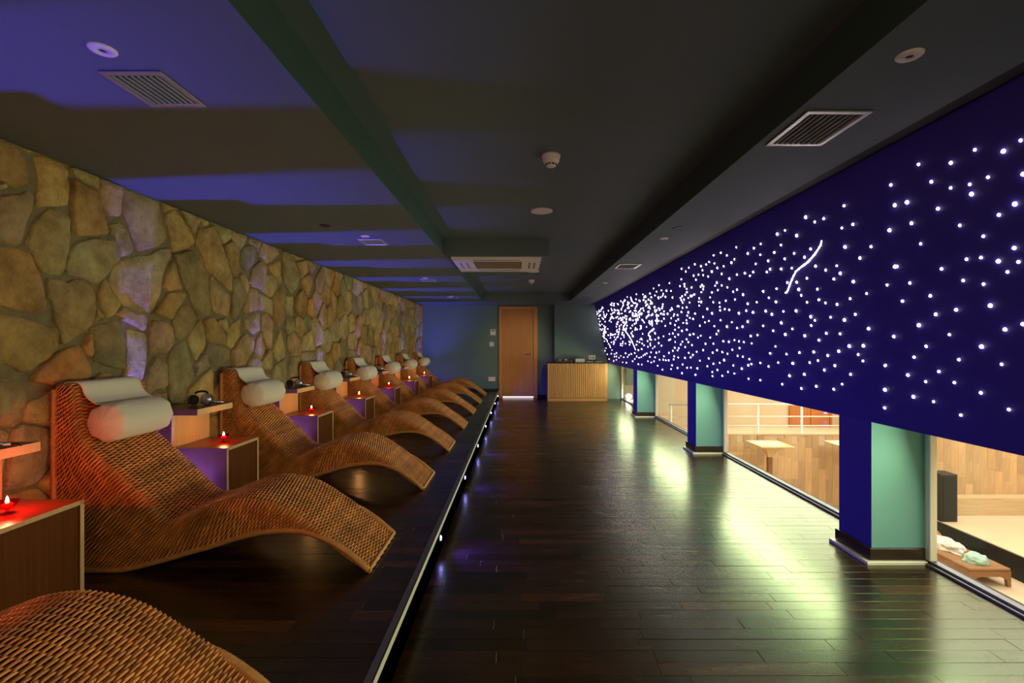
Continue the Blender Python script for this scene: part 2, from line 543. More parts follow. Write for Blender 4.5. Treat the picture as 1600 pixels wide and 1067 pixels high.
PAL = {'o': (.46,.255,.085), 'p': (.47,.385,.20), 'y': (.50,.37,.15), 'k': (.46,.345,.225), 'g': (.33,.305,.165),
       'd': (.235,.215,.155), 'b': (.42,.265,.10), 'w': (.50,.42,.26)}
S1 = 200/1067.0
CROP = {'A': (0,190,S1), 'B': (0,380,S1), 'C': (180,260,S1), 'D': (180,440,S1), 'E': (360,340,S1), 'F': (360,460,160/1067.0)}
TR = """
A b -60,95 30,85 95,105 160,215 235,320 270,440 265,510 150,560 85,545 70,505 -60,480
A p -60,505 60,505 72,555 -60,580
A y 115,110 200,145 370,215 310,250 270,265 200,205
A y 300,285 370,255 500,255 545,330 600,410 590,480 610,560 600,650 590,700 330,715 320,690 350,520
A p 610,335 830,400 825,570 720,520 620,450
A b 620,470 680,520 810,575 840,680 890,780 910,935 860,955 660,955 635,935 620,720
A k 840,430 960,450 1050,515 1040,560 1015,790 910,790 845,680 835,560
A k -60,625 210,605 255,575 310,630 300,720 240,850 185,1030 130,1020 -60,985
A p 430,725 530,745 615,800 612,970 600,1070 560,1250 490,1290 440,1278 350,1253 300,1125 235,1030 300,870 340,800
B o -60,20 130,35 270,70 310,170 365,290 390,440 390,565 310,590 150,560 15,515 -60,500
B p 420,285 500,300 580,330 640,300 700,300 770,360 800,440 805,560 785,660 760,700 640,780 560,840 530,840 510,720 460,640 475,520 420,460 415,400
B y -60,575 80,590 260,640 500,715 490,880 420,960 270,1060 190,1080 80,1010 -60,1010
B g 620,30 720,-20 850,-40 960,-20 985,60 1000,140 920,230 860,310 790,345 700,285 570,265 580,200 600,100
B p 820,545 880,615 800,655
D k -10,-90 50,-170 190,-215 300,-215 380,-270 465,-280 470,-220 420,-110 400,0 385,120 330,240 300,265 180,240 90,200 60,160 20,110 -35,10
B y 830,440 880,310 915,310 950,390 1000,460 1040,500 980,590 920,620 890,600
D k 20,270 90,210 180,245 290,272 275,400 245,410 160,360 60,305
B g 770,700 850,680 1000,645 1030,680 1060,860 1040,1060 900,1020 800,985 790,900 800,860 770,780
B y 760,740 770,830 785,900 760,960 720,920 700,880
B o 270,1150 330,1060 480,920 640,855 680,870 710,930 750,1000 770,1080 740,1180 560,1200
D k 110,400 180,405 280,435 285,560 270,690 235,830 70,815 100,700 115,560
D k 290,400 330,320 440,330 490,380 505,470 480,560 430,595 340,600 290,610
D y 330,265 430,140 460,90 600,95 570,170 500,280 480,320 350,275
C y 490,780 520,840 560,990 575,1025 460,1040 415,1000 440,910
D g 500,300 560,210 620,190 660,240 680,340 640,420 600,460 545,490 520,450 490,350
D y 640,430 715,310 740,360 760,480 750,560 690,660 670,640 620,470
D g 450,640 510,530 600,490 620,540 650,680 670,780 600,900 580,1000 460,1020 455,850
D k 260,910 270,800 300,700 350,620 400,640 435,700 440,860 400,900 330,900 280,950
D k 280,980 340,920 400,930 440,920 450,1000 400,1060 380,1080 330,1060
D d 690,680 740,600 760,610 800,710 680,790
D y 600,940 640,880 810,720 825,760 830,960 760,1000 600,1000
D b 750,320 820,290 870,350 920,440 925,530 850,520 770,495 750,420
D g 870,320 930,300 945,370 940,440 900,400 850,340
D d 760,580 790,510 860,525 975,565 975,640 860,740 820,750 790,660
D y 930,520 950,400 1030,310 1050,360 1050,450 1000,530 980,555
D k 885,740 940,705 980,720 975,750
C k 85,170 180,155 300,215 375,230 385,340 400,440 445,570 430,620 370,670 210,710 190,640 130,500 75,370
C p -20,480 40,465 100,490 140,600 180,700 130,745 65,755 30,640 -20,560
C b 400,270 450,275 540,330 500,360 420,390
C y 430,400 500,355 560,430 620,520 665,640 600,690 490,715 475,620
C p 550,325 640,355 735,400 700,480 670,570 635,520 600,440 545,360
C y 710,510 760,520 830,490 880,620 930,750 980,920 978,1050 880,965 800,880 770,850 740,740 680,650
C g 490,730 660,700 720,760 760,850 780,900 790,1020 800,1100 815,1240 700,1250 640,1120 600,1020 560,930 510,800
D p 810,-60 870,20 970,120 970,210 955,300 890,280 830,235 805,100
C p 800,430 960,490 975,520 970,600 910,650 880,600 840,500
C y 740,410 790,430 800,480 760,500 735,470
C b 915,660 990,615 1040,690 1035,800 1050,880 1000,925 975,880 940,770
C k 980,510 1060,540 1070,680 1040,660 1000,590
D g 990,-25 1035,-30 1067,40 1060,200 1010,310 975,300 985,150
E d 90,290 130,240 180,225 230,265 235,340 180,420 140,450 95,390 80,340
E p 30,90 150,150 130,220 95,280 60,230 20,150
E y 160,140 270,185 260,240 240,290 220,250 160,220
E k 285,185 390,240 415,300 370,350 310,390 250,330 250,270
E k 165,540 190,430 260,355 310,400 280,550 270,600 210,580
E y 330,400 430,355 435,540 410,560 380,480 340,450
E g 440,280 470,255 520,320 560,430 580,490 560,590 515,640 480,590 440,500
E b 510,280 610,320 605,345 550,360
E k 300,475 350,470 400,520 400,580 350,665 270,610 285,540
E y 85,500 120,460 160,560 150,640 110,570
E g 20,520 75,510 140,650 90,760 40,850 20,830
E b 150,640 180,590 240,600 245,770 130,810 120,760
E w 250,630 365,690 360,830 330,800 260,770
E b 370,640 440,560 470,600 460,700 450,860 410,920 370,840
E p 475,650 535,655 530,835 480,800 470,740
E b 550,670 600,590 640,680 635,760 610,840 560,800 545,750
E b 600,510 670,460 680,540 650,650 630,640 600,560
E y 555,375 640,350 645,460 590,510 570,440
E k 640,345 700,345 725,370 720,420 680,470 655,430
F k 155,270 300,190 325,200 325,380 250,420 170,370
F k 340,200 400,200 460,290 440,560 400,560 370,480 335,380
F k 40,580 110,450 170,405 260,460 250,570 170,690 140,780 40,780
F k 265,600 290,460 330,390 385,560 330,700 260,640
F p 160,780 250,640 320,710 400,570 435,620 430,780 330,790
F y 0,330 110,240 115,440 30,560 0,560
F p 445,590 520,360 570,570 575,660 500,710
F g 440,900 470,740 590,660 600,880 590,950 440,960
"""
stones = []        # (polygon [(d,z)], colour)
for line in TR.strip().splitlines():
    c, pal, *pts = line.split()
    ox, oy, s = CROP[c]
    poly = []
    for p in pts:
        x, y = map(float, p.split(','))
        d, z = wall_pt(ox + s*x, oy + s*y)
        poly.append((d, min(max(z, PZ), CZ-.006)))
    stones.append((poly, PAL[pal]))

def in_poly(p, poly):
    c = False
    j = len(poly) - 1
    for i in range(len(poly)):
        if (poly[i][1] > p[1]) != (poly[j][1] > p[1]) and \
           p[0] < (poly[j][0]-poly[i][0])*(p[1]-poly[i][1])/(poly[j][1]-poly[i][1]) + poly[i][0]:
            c = not c
        j = i
    return c
def seg_dist(p, poly):
    best = 9
    P = np.array(p)
    for i in range(len(poly)):
        a, b = np.array(poly[i]), np.array(poly[(i+1) % len(poly)])
        t = np.clip(np.dot(P-a, b-a)/max(np.dot(b-a, b-a), 1e-9), 0, 1)
        best = min(best, np.linalg.norm(P-a-t*(b-a)))
    return best

block = []
for poly, _ in stones:
    c = np.mean(poly, axis=0)
    for i in range(len(poly)):
        a, b = np.array(poly[i]), np.array(poly[(i+1) % len(poly)])
        n = max(1, int(np.linalg.norm(b-a)/.05))
        for k in range(n):
            q = a + (b-a)*(k+.5)/n
            v = c - q
            block.append(tuple(q + v*min(.5, .045/max(np.linalg.norm(v), 1e-6))))
seeds = []
tries = 0
while tries < 14000:
    tries += 1
    p = (rng.uniform(.25, FAR-.02), rng.uniform(PZ, CZ))
    r = .235 if p[0] < 7 else .26
    r *= .72 + .55*rng.random()
    if any((p[0]-q[0])**2 + (p[1]-q[1])**2 < r*r for q in seeds):
        continue
    if 1.9 < p[0] < 5.6:
        bad = False
        for poly, _ in stones:
            c = np.mean(poly, axis=0)
            if abs(c[0]-p[0]) < .6 and abs(c[1]-p[1]) < .6 and (in_poly(p, poly) or seg_dist(p, poly) < .055):
                bad = True
                break
        if bad:
            continue
    seeds.append(p)
allp = np.array(seeds + block)
def clip(poly, nx, ny, c):
    out = []
    for i in range(len(poly)):
        a, b = poly[i], poly[(i+1) % len(poly)]
        da, db = a[0]*nx + a[1]*ny - c, b[0]*nx + b[1]*ny - c
        if da <= 0:
            out.append(a)
        if (da < 0) != (db < 0) and abs(da-db) > 1e-12:
            t = da/(da-db)
            out.append((a[0]+t*(b[0]-a[0]), a[1]+t*(b[1]-a[1])))
    return out
for i, s in enumerate(seeds):
    d2 = (allp[:,0]-s[0])**2 + (allp[:,1]-s[1])**2
    near = np.argsort(d2)[1:60]
    poly = [(max(.1, s[0]-.5), PZ), (min(FAR-.004, s[0]+.5), PZ), (min(FAR-.004, s[0]+.5), CZ-.006), (max(.1, s[0]-.5), CZ-.006)]
    for j in near:
        if d2[j] > .8:
            break
        v = allp[j] - np.array(s)
        L = math.hypot(*v)
        if L < 1e-6:
            continue
        nx, ny = v/L
        mid = (np.array(s) + allp[j])/2
        poly = clip(poly, nx, ny, nx*mid[0] + ny*mid[1] - .0065*(.6 + .9*rng.random()))
        if len(poly) < 3:
            break
    if len(poly) < 3:
        continue
    ar = abs(sum(poly[k][0]*poly[(k+1) % len(poly)][1]-poly[(k+1) % len(poly)][0]*poly[k][1] for k in range(len(poly))))/2
    if ar < .004:
        continue
    pal = rng.choice(list('ooppyykkggdbwp'))
    stones.append((poly, PAL[pal]))

def stone_mesh(mb, poly, col):
    # clean and densify the outline, nibble its corners
    P = [np.array(p) for p in poly]
    ar = sum(P[k][0]*P[(k+1) % len(P)][1]-P[(k+1) % len(P)][0]*P[k][1] for k in range(len(P)))
    if ar < 0:
        P = P[::-1]
    out = []
    n = len(P)
    for i in range(n):
        a, b = P[i], P[(i+1) % n]
        L = np.linalg.norm(b-a)
        if L < .012:
            continue
        k = 2 if L < .14 else 3
        cut = min(.14, .012/L)
        ts = [cut] + [cut + (1-2*cut)*(j+1)/k for j in range(k)]
        for t in ts:
            q = a + t*(b-a)
            if 0.2 < t < .8:
                nr = np.array([b[1]-a[1], a[0]-b[0]])/L
                q = q + nr*rng.uniform(-.006, .004)
            out.append(q)
    if len(out) < 4:
        return False
    O = np.array(out)
    O[:,1] = np.clip(O[:,1], PZ, CZ-.006)
    c = O.mean(axis=0)
    m = len(O)
    x_face = -2.219 + rng.uniform(-.007, .013)
    tilt = rng.uniform(-.05, .05, 2)
    def ring(delta, x, nz):
        V = []
        for q in O:
            v = q - c
            L = np.linalg.norm(v)
            q2 = c + v*max(.15, 1 - delta/max(L, 1e-6))
            xx = x + (q2-c)[0]*tilt[0] + (q2-c)[1]*tilt[1] + nz*noise.noise(Vector((q2[0]*9, q2[1]*9, col[0]*40)))
            V.append((xx, q2[0], q2[1]))
        return V
    size = np.linalg.norm(O-c, axis=1).mean()
    rings = [ring(-.003, -2.25, 0), ring(.000, x_face-.008, .002), ring(.0065, x_face-.001, .003), ring(size*.45, x_face+.002, .012)]
    V = sum(rings, []) + [(x_face + .003, c[0], c[1])]
    Fc = []
    for r_ in range(3):
        for k in range(m):
            l = (k+1) % m
            Fc.append((r_*m+k, r_*m+l, (r_+1)*m+l, (r_+1)*m+k))
    for k in range(m):
        Fc.append((3*m+k, 3*m+(k+1) % m, 4*m))
    j = .94 + .36*rng.random()
    mean = (.50,.375,.17)
    cc = tuple(float(np.clip((.68*v+.32*g_)*j*(1+rng.uniform(-.05,.05)), 0, 1)) for v, g_ in zip(col, mean))
    mb.add(V, Fc, 0, cc)
    return True

def img_size(poly):
    c = np.mean(poly, axis=0)
    ar = abs(sum(poly[k][0]*poly[(k+1) % len(poly)][1]-poly[(k+1) % len(poly)][0]*poly[k][1] for k in range(len(poly))))/2
    return ar/c[0]**3 if c[0] > 1.95 else ar*1e-4
stones.sort(key=lambda s: -img_size(s[0]))
rest = MB()
for i, (poly, col) in enumerate(stones):
    if i < 290:
        mb = MB()
        if stone_mesh(mb, poly, col):
            mb.obj('stone', M['stone'], wall_left, smooth=True)
    else:
        stone_mesh(rest, poly, col)
o = rest.obj('small_stones', M['stone'], wall_left, smooth=True)
o['kind'] = 'stuff'

# ------------------------------------------------------------------ right side: star wall, pillars, windows
mb = MB()
Y0, Y1 = REAR, FAR
prof = [(X1, WZ), (star_x(CZ+.02), CZ+.02), (X2+.2, CZ+.1), (X2+.2, WZ)]
n = 4
mb.add([(p[0], Y0, p[1]) for p in prof] + [(p[0], Y1, p[1]) for p in prof],
       [(0,1,5,4)], 0)
mb.add([(p[0], Y0, p[1]) for p in prof] + [(p[0], Y1, p[1]) for p in prof],
       [(1,2,6,5), (2,3,7,6), (3,0,4,7), (3,2,1,0), (4,5,6,7)], 1)
star_wall = struct(mb.obj('wall_right', [M['blue'], M['teal']]), 'sloping deep blue wall dotted with small star lights')

PIL_Y = [2.76 + 2.735*k for k in (-1, 0, 1, 2)]
plabel = ['blue and teal pillar beside the viewer', 'blue and teal pillar nearest in view, between the first two windows',
          'second blue and teal pillar along the windows', 'third blue and teal pillar, farthest along the windows']
for y, lb in zip(PIL_Y, plabel):
    p = MB()
    p.box(X1, X2+.028, y, y+.28, 0, WZ+.02, 1)
    p.m[5] = 0                      # face towards the room carries the blue paint
    o = struct(p.obj('pillar', [M['blue'], M['teal']]), lb)
    q = MB(); q.box(X1-.018, X2-.02, y-.014, y+.294, .022, .088, bev=.003)
    q.obj('baseboard', M['black'] if False else M['riser'], o)
    q = MB(); q.box(X1-.045, X2-.02, y-.030, y+.31, 0.0, .020, bev=.002)
    q.obj('floor_ledge', M['nosing'], o)

# windows between the pillars
win_spans = [(PIL_Y[0]+.28, PIL_Y[1]), (PIL_Y[1]+.28, PIL_Y[2]), (PIL_Y[2]+.28, PIL_Y[3]), (PIL_Y[3]+.28, FAR-.24)]
wl = ['large floor level window nearest the viewer, showing a wicker daybed beyond', 'second floor level window, showing a bar table beyond',
      'third floor level window between two pillars', 'small farthest window beside the counter']
for i, (a, b) in enumerate(win_spans):
    o = bpy.data.objects.new('window_%d' % (i+1), None); COL.objects.link(o)
    o.location = (X2, (a+b)/2, 0)
    struct(o, wl[i])
    h = (b-a)/2
    f = MB()
    f.box(-.035, -.020, -h, h, 0, .014, bev=.002)
    f.box(-.012, .030, -h, h, 0, .026, bev=.002)
    f.obj('sill_rail', M['sill'], o)
    f = MB(); f.box(-.018, .024, h-.040, h, .026, WZ, bev=.003); f.obj('jamb', M['nosing'], o)
    f = MB(); f.box(-.018, .024, -h, -h+.040, .026, WZ, bev=.003); f.obj('jamb', M['nosing'], o)
    f = MB(); f.box(-.018, .024, -h+.04, h-.04, WZ-.02, WZ, bev=.003); f.obj('head_rail', M['grey'], o)
    f = MB(); f.box(.002, .008, -h+.04, h-.04, .026, WZ-.02); f.obj('pane', M['glass'], o)
# wall under the window line, seen from the hall
struct(MB().box(X2+.03, X2+.055, REAR, FAR+.2, -1.75, -.02).obj('wall_hall_gallery', M['cream']), 'cream hall wall below the gallery windows')

# ------------------------------------------------------------------ star lights
def star_ray(px, py):
    a, b = (px - VX)/F, (VY - py)/F
    k = (XT - X1)/(CZ - WZ)
    d = (X1 + k*(EYE - WZ)) / (a - k*b)
    return Vector((a*d, d, EYE + b*d))
SC = {'1': (920,470,.11244), '2': (1060,380,.11244), '3': (1200,320,.14055), '4': (1060,480,.14055), '5': (1240,460,.14055),
      '6': (1380,200,.1546), '7': (1400,360,.14055), '8': (1380,500,.1546)}
ST = """
8 362,52 107,165 670,147 435,266 995,268 312,375 25,457 766,400 1197,447 563,520 250,554 430,622 720,632 18,706 988,735 307,775 510,823 15,887 1270,904 786,960 1232,95 1415,42
7 972,65 275,148 1315,195 785,320 945,302 1138,342 1362,350 15,400 507,427 1240,460 748,557 975,597 155,585 383,726 75,785 1050,835 670,882 443,933 255,1053 1410,1040
6 358,367 685,352 927,220 1215,235 1390,125 78,575 487,543 683,605 875,569 893,668 1060,497 118,780 242,750 555,815 1170,878 1332,768 287,962 65,1033 775,985 1418,465
5 85,12 150,87 280,60 355,94 485,110 630,47 30,182 193,248 238,287 197,345 412,253 567,283 687,221 835,380 1210,75 1393,343 1115,467 125,459 282,507 365,432 518,437 620,574 777,570 65,648 225,639 380,678 503,631 720,668 772,740 1018,790 1342,697 1272,895 180,757 272,735 460,790 343,840 123,889 635,888 540,997 253,1021 88,1045 447,1053 1017,1058
3 847,10 420,138 520,190 620,153 190,285 105,325 320,342 945,217 822,257 1350,285 145,447 70,530 292,540 187,600 475,490 408,582 858,467 1147,464 1023,592 25,715 147,712 265,704 530,682 643,725 765,677 805,761 733,825 433,815 320,860 97,932 343,940 550,938 370,1005 950,853 1325,890 1097,985 913,1043 568,1053 217,864 1412,687
2 805,57 1050,70 1145,10 590,132 490,167 675,170 965,143 1140,160 1335,128 780,222 738,270 428,260 500,280 388,295 315,318 230,292 145,340 45,355 103,392 335,375 542,343 630,320 1250,245 1075,287 465,393 213,450 280,437 345,443 413,462 603,427 815,435 925,417 1040,400 995,452 1230,400 1278,362 245,508 710,492 40,502 330,580 308,604 350,600 345,640 320,680 535,547 510,591 603,586 682,612 547,652 467,682 815,645 762,673 900,714 440,752 485,818 573,826 577,885 660,798 787,781 1365,632 1180,668 1258,758 1090,820 1357,815 965,840 580,932 645,915 707,928 842,972 945,937 1040,961 1215,943 1300,988 403,912 468,972 345,1023 232,977 290,765 285,812 318,816 290,866 207,1050 22,596 88,600 117,635 185,615 98,715 195,728 222,712 60,823 155,822 30,760 57,897 115,890 45,955 138,960 125,1005
4 323,18 465,33 517,20 567,30 185,70 375,67 110,57 672,66 755,38 830,57 972,44 1040,78 1168,46 1310,40 275,107 100,93 165,130 340,152 297,168 470,145 595,166 773,160 240,206 400,210 540,215 653,231 715,216 943,207 1145,173 1055,261 1268,241 445,262 425,297 40,263 95,249 130,308 170,296 250,317 217,337 355,337 1190,303 1405,316 805,320 880,309 500,378 562,385 625,366 675,379 728,387 815,402 93,357 45,382 110,387 152,420 303,406 390,405 77,443 1080,436 680,454 600,473 430,478 382,504 490,498 547,517 660,540 718,550 277,476 205,495 115,508 163,530 1022,512 1202,521 1347,503 790,577 813,630 778,645 912,618 1110,615 1273,624 1003,657 338,568 510,587 240,592 75,562 138,556 460,617 390,628 323,655 612,646 48,636 97,673 140,670 212,679 705,682 435,697 378,720 552,719 622,736 40,733 190,750 380,765 490,762 1237,761 1400,746 780,795 912,810 1155,855 1368,902
1 917,92 983,108 1020,104 1047,146 1025,75 1133,133 1290,155 1302,97 1360,92 1385,158 1097,180 1187,186 1237,198 1370,205 1147,240 1215,278 1245,258 1312,305 1363,310 1015,284 1135,312 1063,347 1200,336 1250,370 1200,402 1298,418 1362,401 1122,462 1170,452 1245,468 1200,500 1405,470 1040,492 1115,545 1135,535 1202,570 1300,567 1362,535 1385,573 975,584 1010,622 1280,605 1342,642 1195,652 1250,658 1237,688 1168,692 1115,722 1390,722 940,720 980,708 865,713 808,730 783,745 757,760 730,783 700,790 667,773 640,808 612,837 850,780 922,783 1047,771 1187,770 1245,787 1338,792 985,817 1035,817 1072,826 1112,825 1180,811 823,837 870,855 907,840 690,880 738,884 958,900 1025,955 1143,948 1235,932 1305,884 1368,930 1297,1005 1158,895 690,684 738,668 640,724 593,738 562,750 540,780 487,783 423,790 448,764 512,727 387,724 385,773 358,775 325,685 317,735 360,740 258,742 283,810 347,835 385,817 472,853 525,858 228,693 205,730 195,765 188,797 240,657 300,645 165,683 770,618 823,638 857,618 890,658 917,637 853,530 925,535
"""
stars = []
EXTRA = []
for line in ST.strip().splitlines():
    c, *pts = line.split()
    ox, oy, s = SC[c]
    for p in pts:
        x, y = map(float, p.split(','))
        stars.append((ox+s*x, oy+s*y))
# the milky cluster at the far end of the wall
def cluster(n, fn):
    k = 0
    while k < n:
        p = fn()
        if p is None:
            continue
        stars.append(p); k += 1
def f1():
    x = 30 + 960*rng.random()**1.45
    y = rng.uniform(-60, 640)
    if y < 165 - .42*x or x < 35 + (y-150)*.20:
        return None
    if rng.random() < max(0, (y-430)/330):
        return None
    return 920 + .11244*x, 470 + .11244*y
cluster(330, f1)
def f2():          # between the cluster and the first single stars
    x, y = rng.uniform(200, 640), rng.uniform(380, 720)
    if y < 610 - .44*(x-210) + 20*rng.random() or rng.random() < (x-330)/480:
        return None
    return 900 + .2811*x, 300 + .2811*y
cluster(80, f2)
for _ in range(46):   # the wall goes on towards the viewer
    z = rng.uniform(.95, 2.0)
    extra = Vector((star_x(z), rng.uniform(-1.2, 1.75), z))
    if F*extra.x/max(extra.y, .01) > 830 or extra.y < 0:
        EXTRA.append(extra)
nrm = Vector((-(CZ-WZ), 0, (XT-X1))).normalized()
rot = nrm.to_track_quat('Z', 'Y')
def dome(seg, rings):
    mb = MB()
    prof = [(math.cos(PI/2*k/rings), math.sin(PI/2*k/rings)*.8) for k in range(rings)]
    V = [(r*math.cos(2*PI*k/seg), r*math.sin(2*PI*k/seg), h) for r, h in prof for k in range(seg)] + [(0,0,.8)]
    Fc = []
    for i in range(rings-1):
        for k in range(seg):
            Fc.append((i*seg+k, i*seg+(k+1) % seg, (i+1)*seg+(k+1) % seg, (i+1)*seg+k))
    for k in range(seg):
        Fc.append(((rings-1)*seg+k, (rings-1)*seg+(k+1) % seg, rings*seg))
    mb.add(V, Fc)
    return mb
star_me = dome(7, 2).mesh('star_light', M['star'])
loc = []
for (px, py) in stars:
    p = star_ray(px, py)
    if p.y < FAR-.26 and WZ+.01 < p.z < CZ-.02:
        loc.append(p)
loc.sort(key=lambda p: p.y)
rest = MB()
dm = dome(5, 2)
for i, p in enumerate(loc):
    r = .0042 + .0030*rng.random()**2 + .0007*min(p.y, 6)
    if i < 290:
        o = link('star_light', star_me, star_wall, p)
        o.rotation_mode = 'QUATERNION'
        o.rotation_quaternion = rot
        o.scale = (r, r, r)
    else:
        rest.add([rot @ (Vector(v)*r) + p for v in dm.v], dm.f)
for p in EXTRA:
    r = .0066
    rest.add([rot @ (Vector(v)*r) + p for v in dm.v], dm.f)
o = rest.obj('star_cluster', M['star'], star_wall); o['kind'] = 'stuff'
# shooting-star trails: beads of fibre tips along a curve
def trail(c, pts, step=.012):
    ox, oy, s = SC[c]
    P = [star_ray(ox+s*x, oy+s*y) for x, y in pts]
    mb = MB()
    for a, b in zip(P, P[1:]):
        L = (b-a).length
        n = max(1, int(L/step))
        for k in range(n):
            q = a.lerp(b, k/n)
            r = .0056*(.8+.4*rng.random())
            mb.add([rot @ (Vector(v)*r) + q for v in dm.v], dm.f)
    mb.obj('comet_trail', M['star'], star_wall)
trail('3', [(595,405),(585,450),(560,490),(520,550),(440,640),(370,690),(310,740),(280,800),(250,870),(225,940),(208,972),(185,980)])
trail('1', [(525,285),(500,330),(478,365),(510,420),(560,490),(600,560),(630,630),(655,690)], .02)
trail('1', [(225,360),(218,450),(215,530)], .02)

# ------------------------------------------------------------------ wicker loungers
TOP = np.array([(-2.188,1.035),(-2.172,1.050),(-2.125,1.048),(-2.108,1.020),(-2.100,.95),(-2.088,.865),(-2.065,.80),(-2.02,.742),(-1.916,.650),(-1.82,.565),
                (-1.74,.485),(-1.69,.44),(-1.64,.418),(-1.57,.432),(-1.498,.463),(-1.42,.492),(-1.352,.508),(-1.27,.514),(-1.17,.497),(-1.10,.470),
                (-1.033,.432),(-.965,.384),(-.897,.330),(-.80,.245),(-.73,.194),(-.700,.174)])
BOT = np.array([(-2.190,1.020),(-2.192,.80),(-2.190,.55),(-2.180,.33),(-2.165,.215),(-2.12,.178),(-2.04,.170),(-1.96,.170),(-1.86,.174),(-1.69,.214),(-1.56,.252),
                (-1.464,.279),(-1.35,.315),(-1.238,.343),(-1.151,.354),(-1.065,.355),(-.995,.344),(-.892,.305),(-.804,.248),(-.744,.198),(-.712,.170)])
def resample(P, n):
    # smooth (Catmull-Rom) and re-space evenly along the length
    Q = []
    E = np.vstack([2*P[0]-P[1], P, 2*P[-1]-P[-2]])
    for i in range(1, len(E)-2):
        p0, p1, p2, p3 = E[i-1], E[i], E[i+1], E[i+2]
        for t in np.linspace(0, 1, 10, endpoint=False):
            Q.append(.5*((2*p1)+(-p0+p2)*t+(2*p0-5*p1+4*p2-p3)*t*t+(-p0+3*p1-3*p2+p3)*t**3))
    Q.append(P[-1])
    Q = np.array(Q)
    s = np.concatenate([[0], np.cumsum(np.linalg.norm(np.diff(Q, axis=0), axis=1))])
    u = np.linspace(0, s[-1], n)
    return np.stack([np.interp(u, s, Q[:,0]), np.interp(u, s, Q[:,1])], 1), s[-1]

LW = .46            # lounger width
LX = -1.45          # local origin in x
def lounger_grid(n, ns, nt, sub, inset=0.0):
    T, _ = resample(TOP, n)
    Bf, _ = resample(BOT, 1500)
    Tf, _ = resample(TOP, 1500)
    # where points of the upper line and of the lower line belong to the same strand
    anc_t = [0] + [int(np.argmin(np.hypot(Tf[:,0]-x, Tf[:,1]-z))) for x, z in ((-2.125,1.048),(-2.02,.742),(-1.64,.418),(-1.27,.514),(-.90,.332))] + [1499]
    anc_b = [0] + [int(np.argmin(np.hypot(Bf[:,0]-x, Bf[:,1]-z))) for x, z in ((-2.191,.94),(-2.19,.50),(-1.93,.171),(-1.36,.312),(-.93,.322))] + [1499]
    ib = np.interp(np.linspace(0, 1499, n), anc_t, anc_b)
    B = np.stack([np.interp(ib, np.arange(1500), Bf[:,0]), np.interp(ib, np.arange(1500), Bf[:,1])], 1)
    tan = np.gradient(T, axis=0); tan /= np.linalg.norm(tan, axis=1)[:,None]
    out = T - B
    Ls = np.linalg.norm(out, axis=1)
    q = out/np.maximum(Ls, 1e-6)[:,None]
    nrm = np.stack([-tan[:,1], tan[:,0]], 1)
    wq = np.clip(Ls/.05, 0, 1)[:,None]
    q = q*wq + nrm*(1-wq)
    q /= np.linalg.norm(q, axis=1)[:,None]
    Ls = np.maximum(Ls, .004)
    B = T - q*Ls[:,None]
    w = LW/2 - inset
    # stations: near side up, across, far side down
    a_side = np.linspace(0, 1, ns*sub, endpoint=False)
    a_top = np.linspace(0, 1, nt*sub+1)
    M_ = len(a_side)*2 + len(a_top)
    P = np.zeros((n, M_, 3)); N = np.zeros((n, M_, 3))
    for i in range(n):
        rr = min(.034, .45*Ls[i])
        Li = max(Ls[i] - rr, 0)
        qi = q[i]
        for j in range(M_):
            if j < len(a_side):
                s, side = a_side[j], -1
            elif j < len(a_side) + len(a_top):
                s, side = None, 0
                tt = a_top[j-len(a_side)]
            else:
                s, side = a_side[::-1][j-len(a_side)-len(a_top)], 1
            if side:
                c = B[i] + qi*(s*Li)
                y = side*(w)
                nn = np.array([0, side, 0.0])
                nudge = np.array([0, 0])
                pos = np.array([c[0], y, c[1]])
            else:
                # from -w to w with rounded shoulders
                yy = -w + 2*w*tt
                e = w - abs(yy)
                if e < rr:
                    ang = math.acos(max(-1, min(1, 1 - e/rr)))
                    h = rr*math.sin(ang)
                    f_ = e/rr
                else:
                    h, f_ = rr, 1.0
                c = B[i] + qi*(Li + h)
                pos = np.array([c[0], yy, c[1]])
                k = math.sin(PI/2*f_)
                nn = np.array([nrm[i][0]*k, math.copysign(1-k, yy) if f_ < 1 else 0.0, nrm[i][1]*k])
                nn /= max(np.linalg.norm(nn), 1e-6)
            P[i, j] = pos; N[i, j] = nn
    P -= N*inset*.0
    P[:,:,0] -= LX
    P[:,:,2] -= PZ
    return P, N, Ls, M_

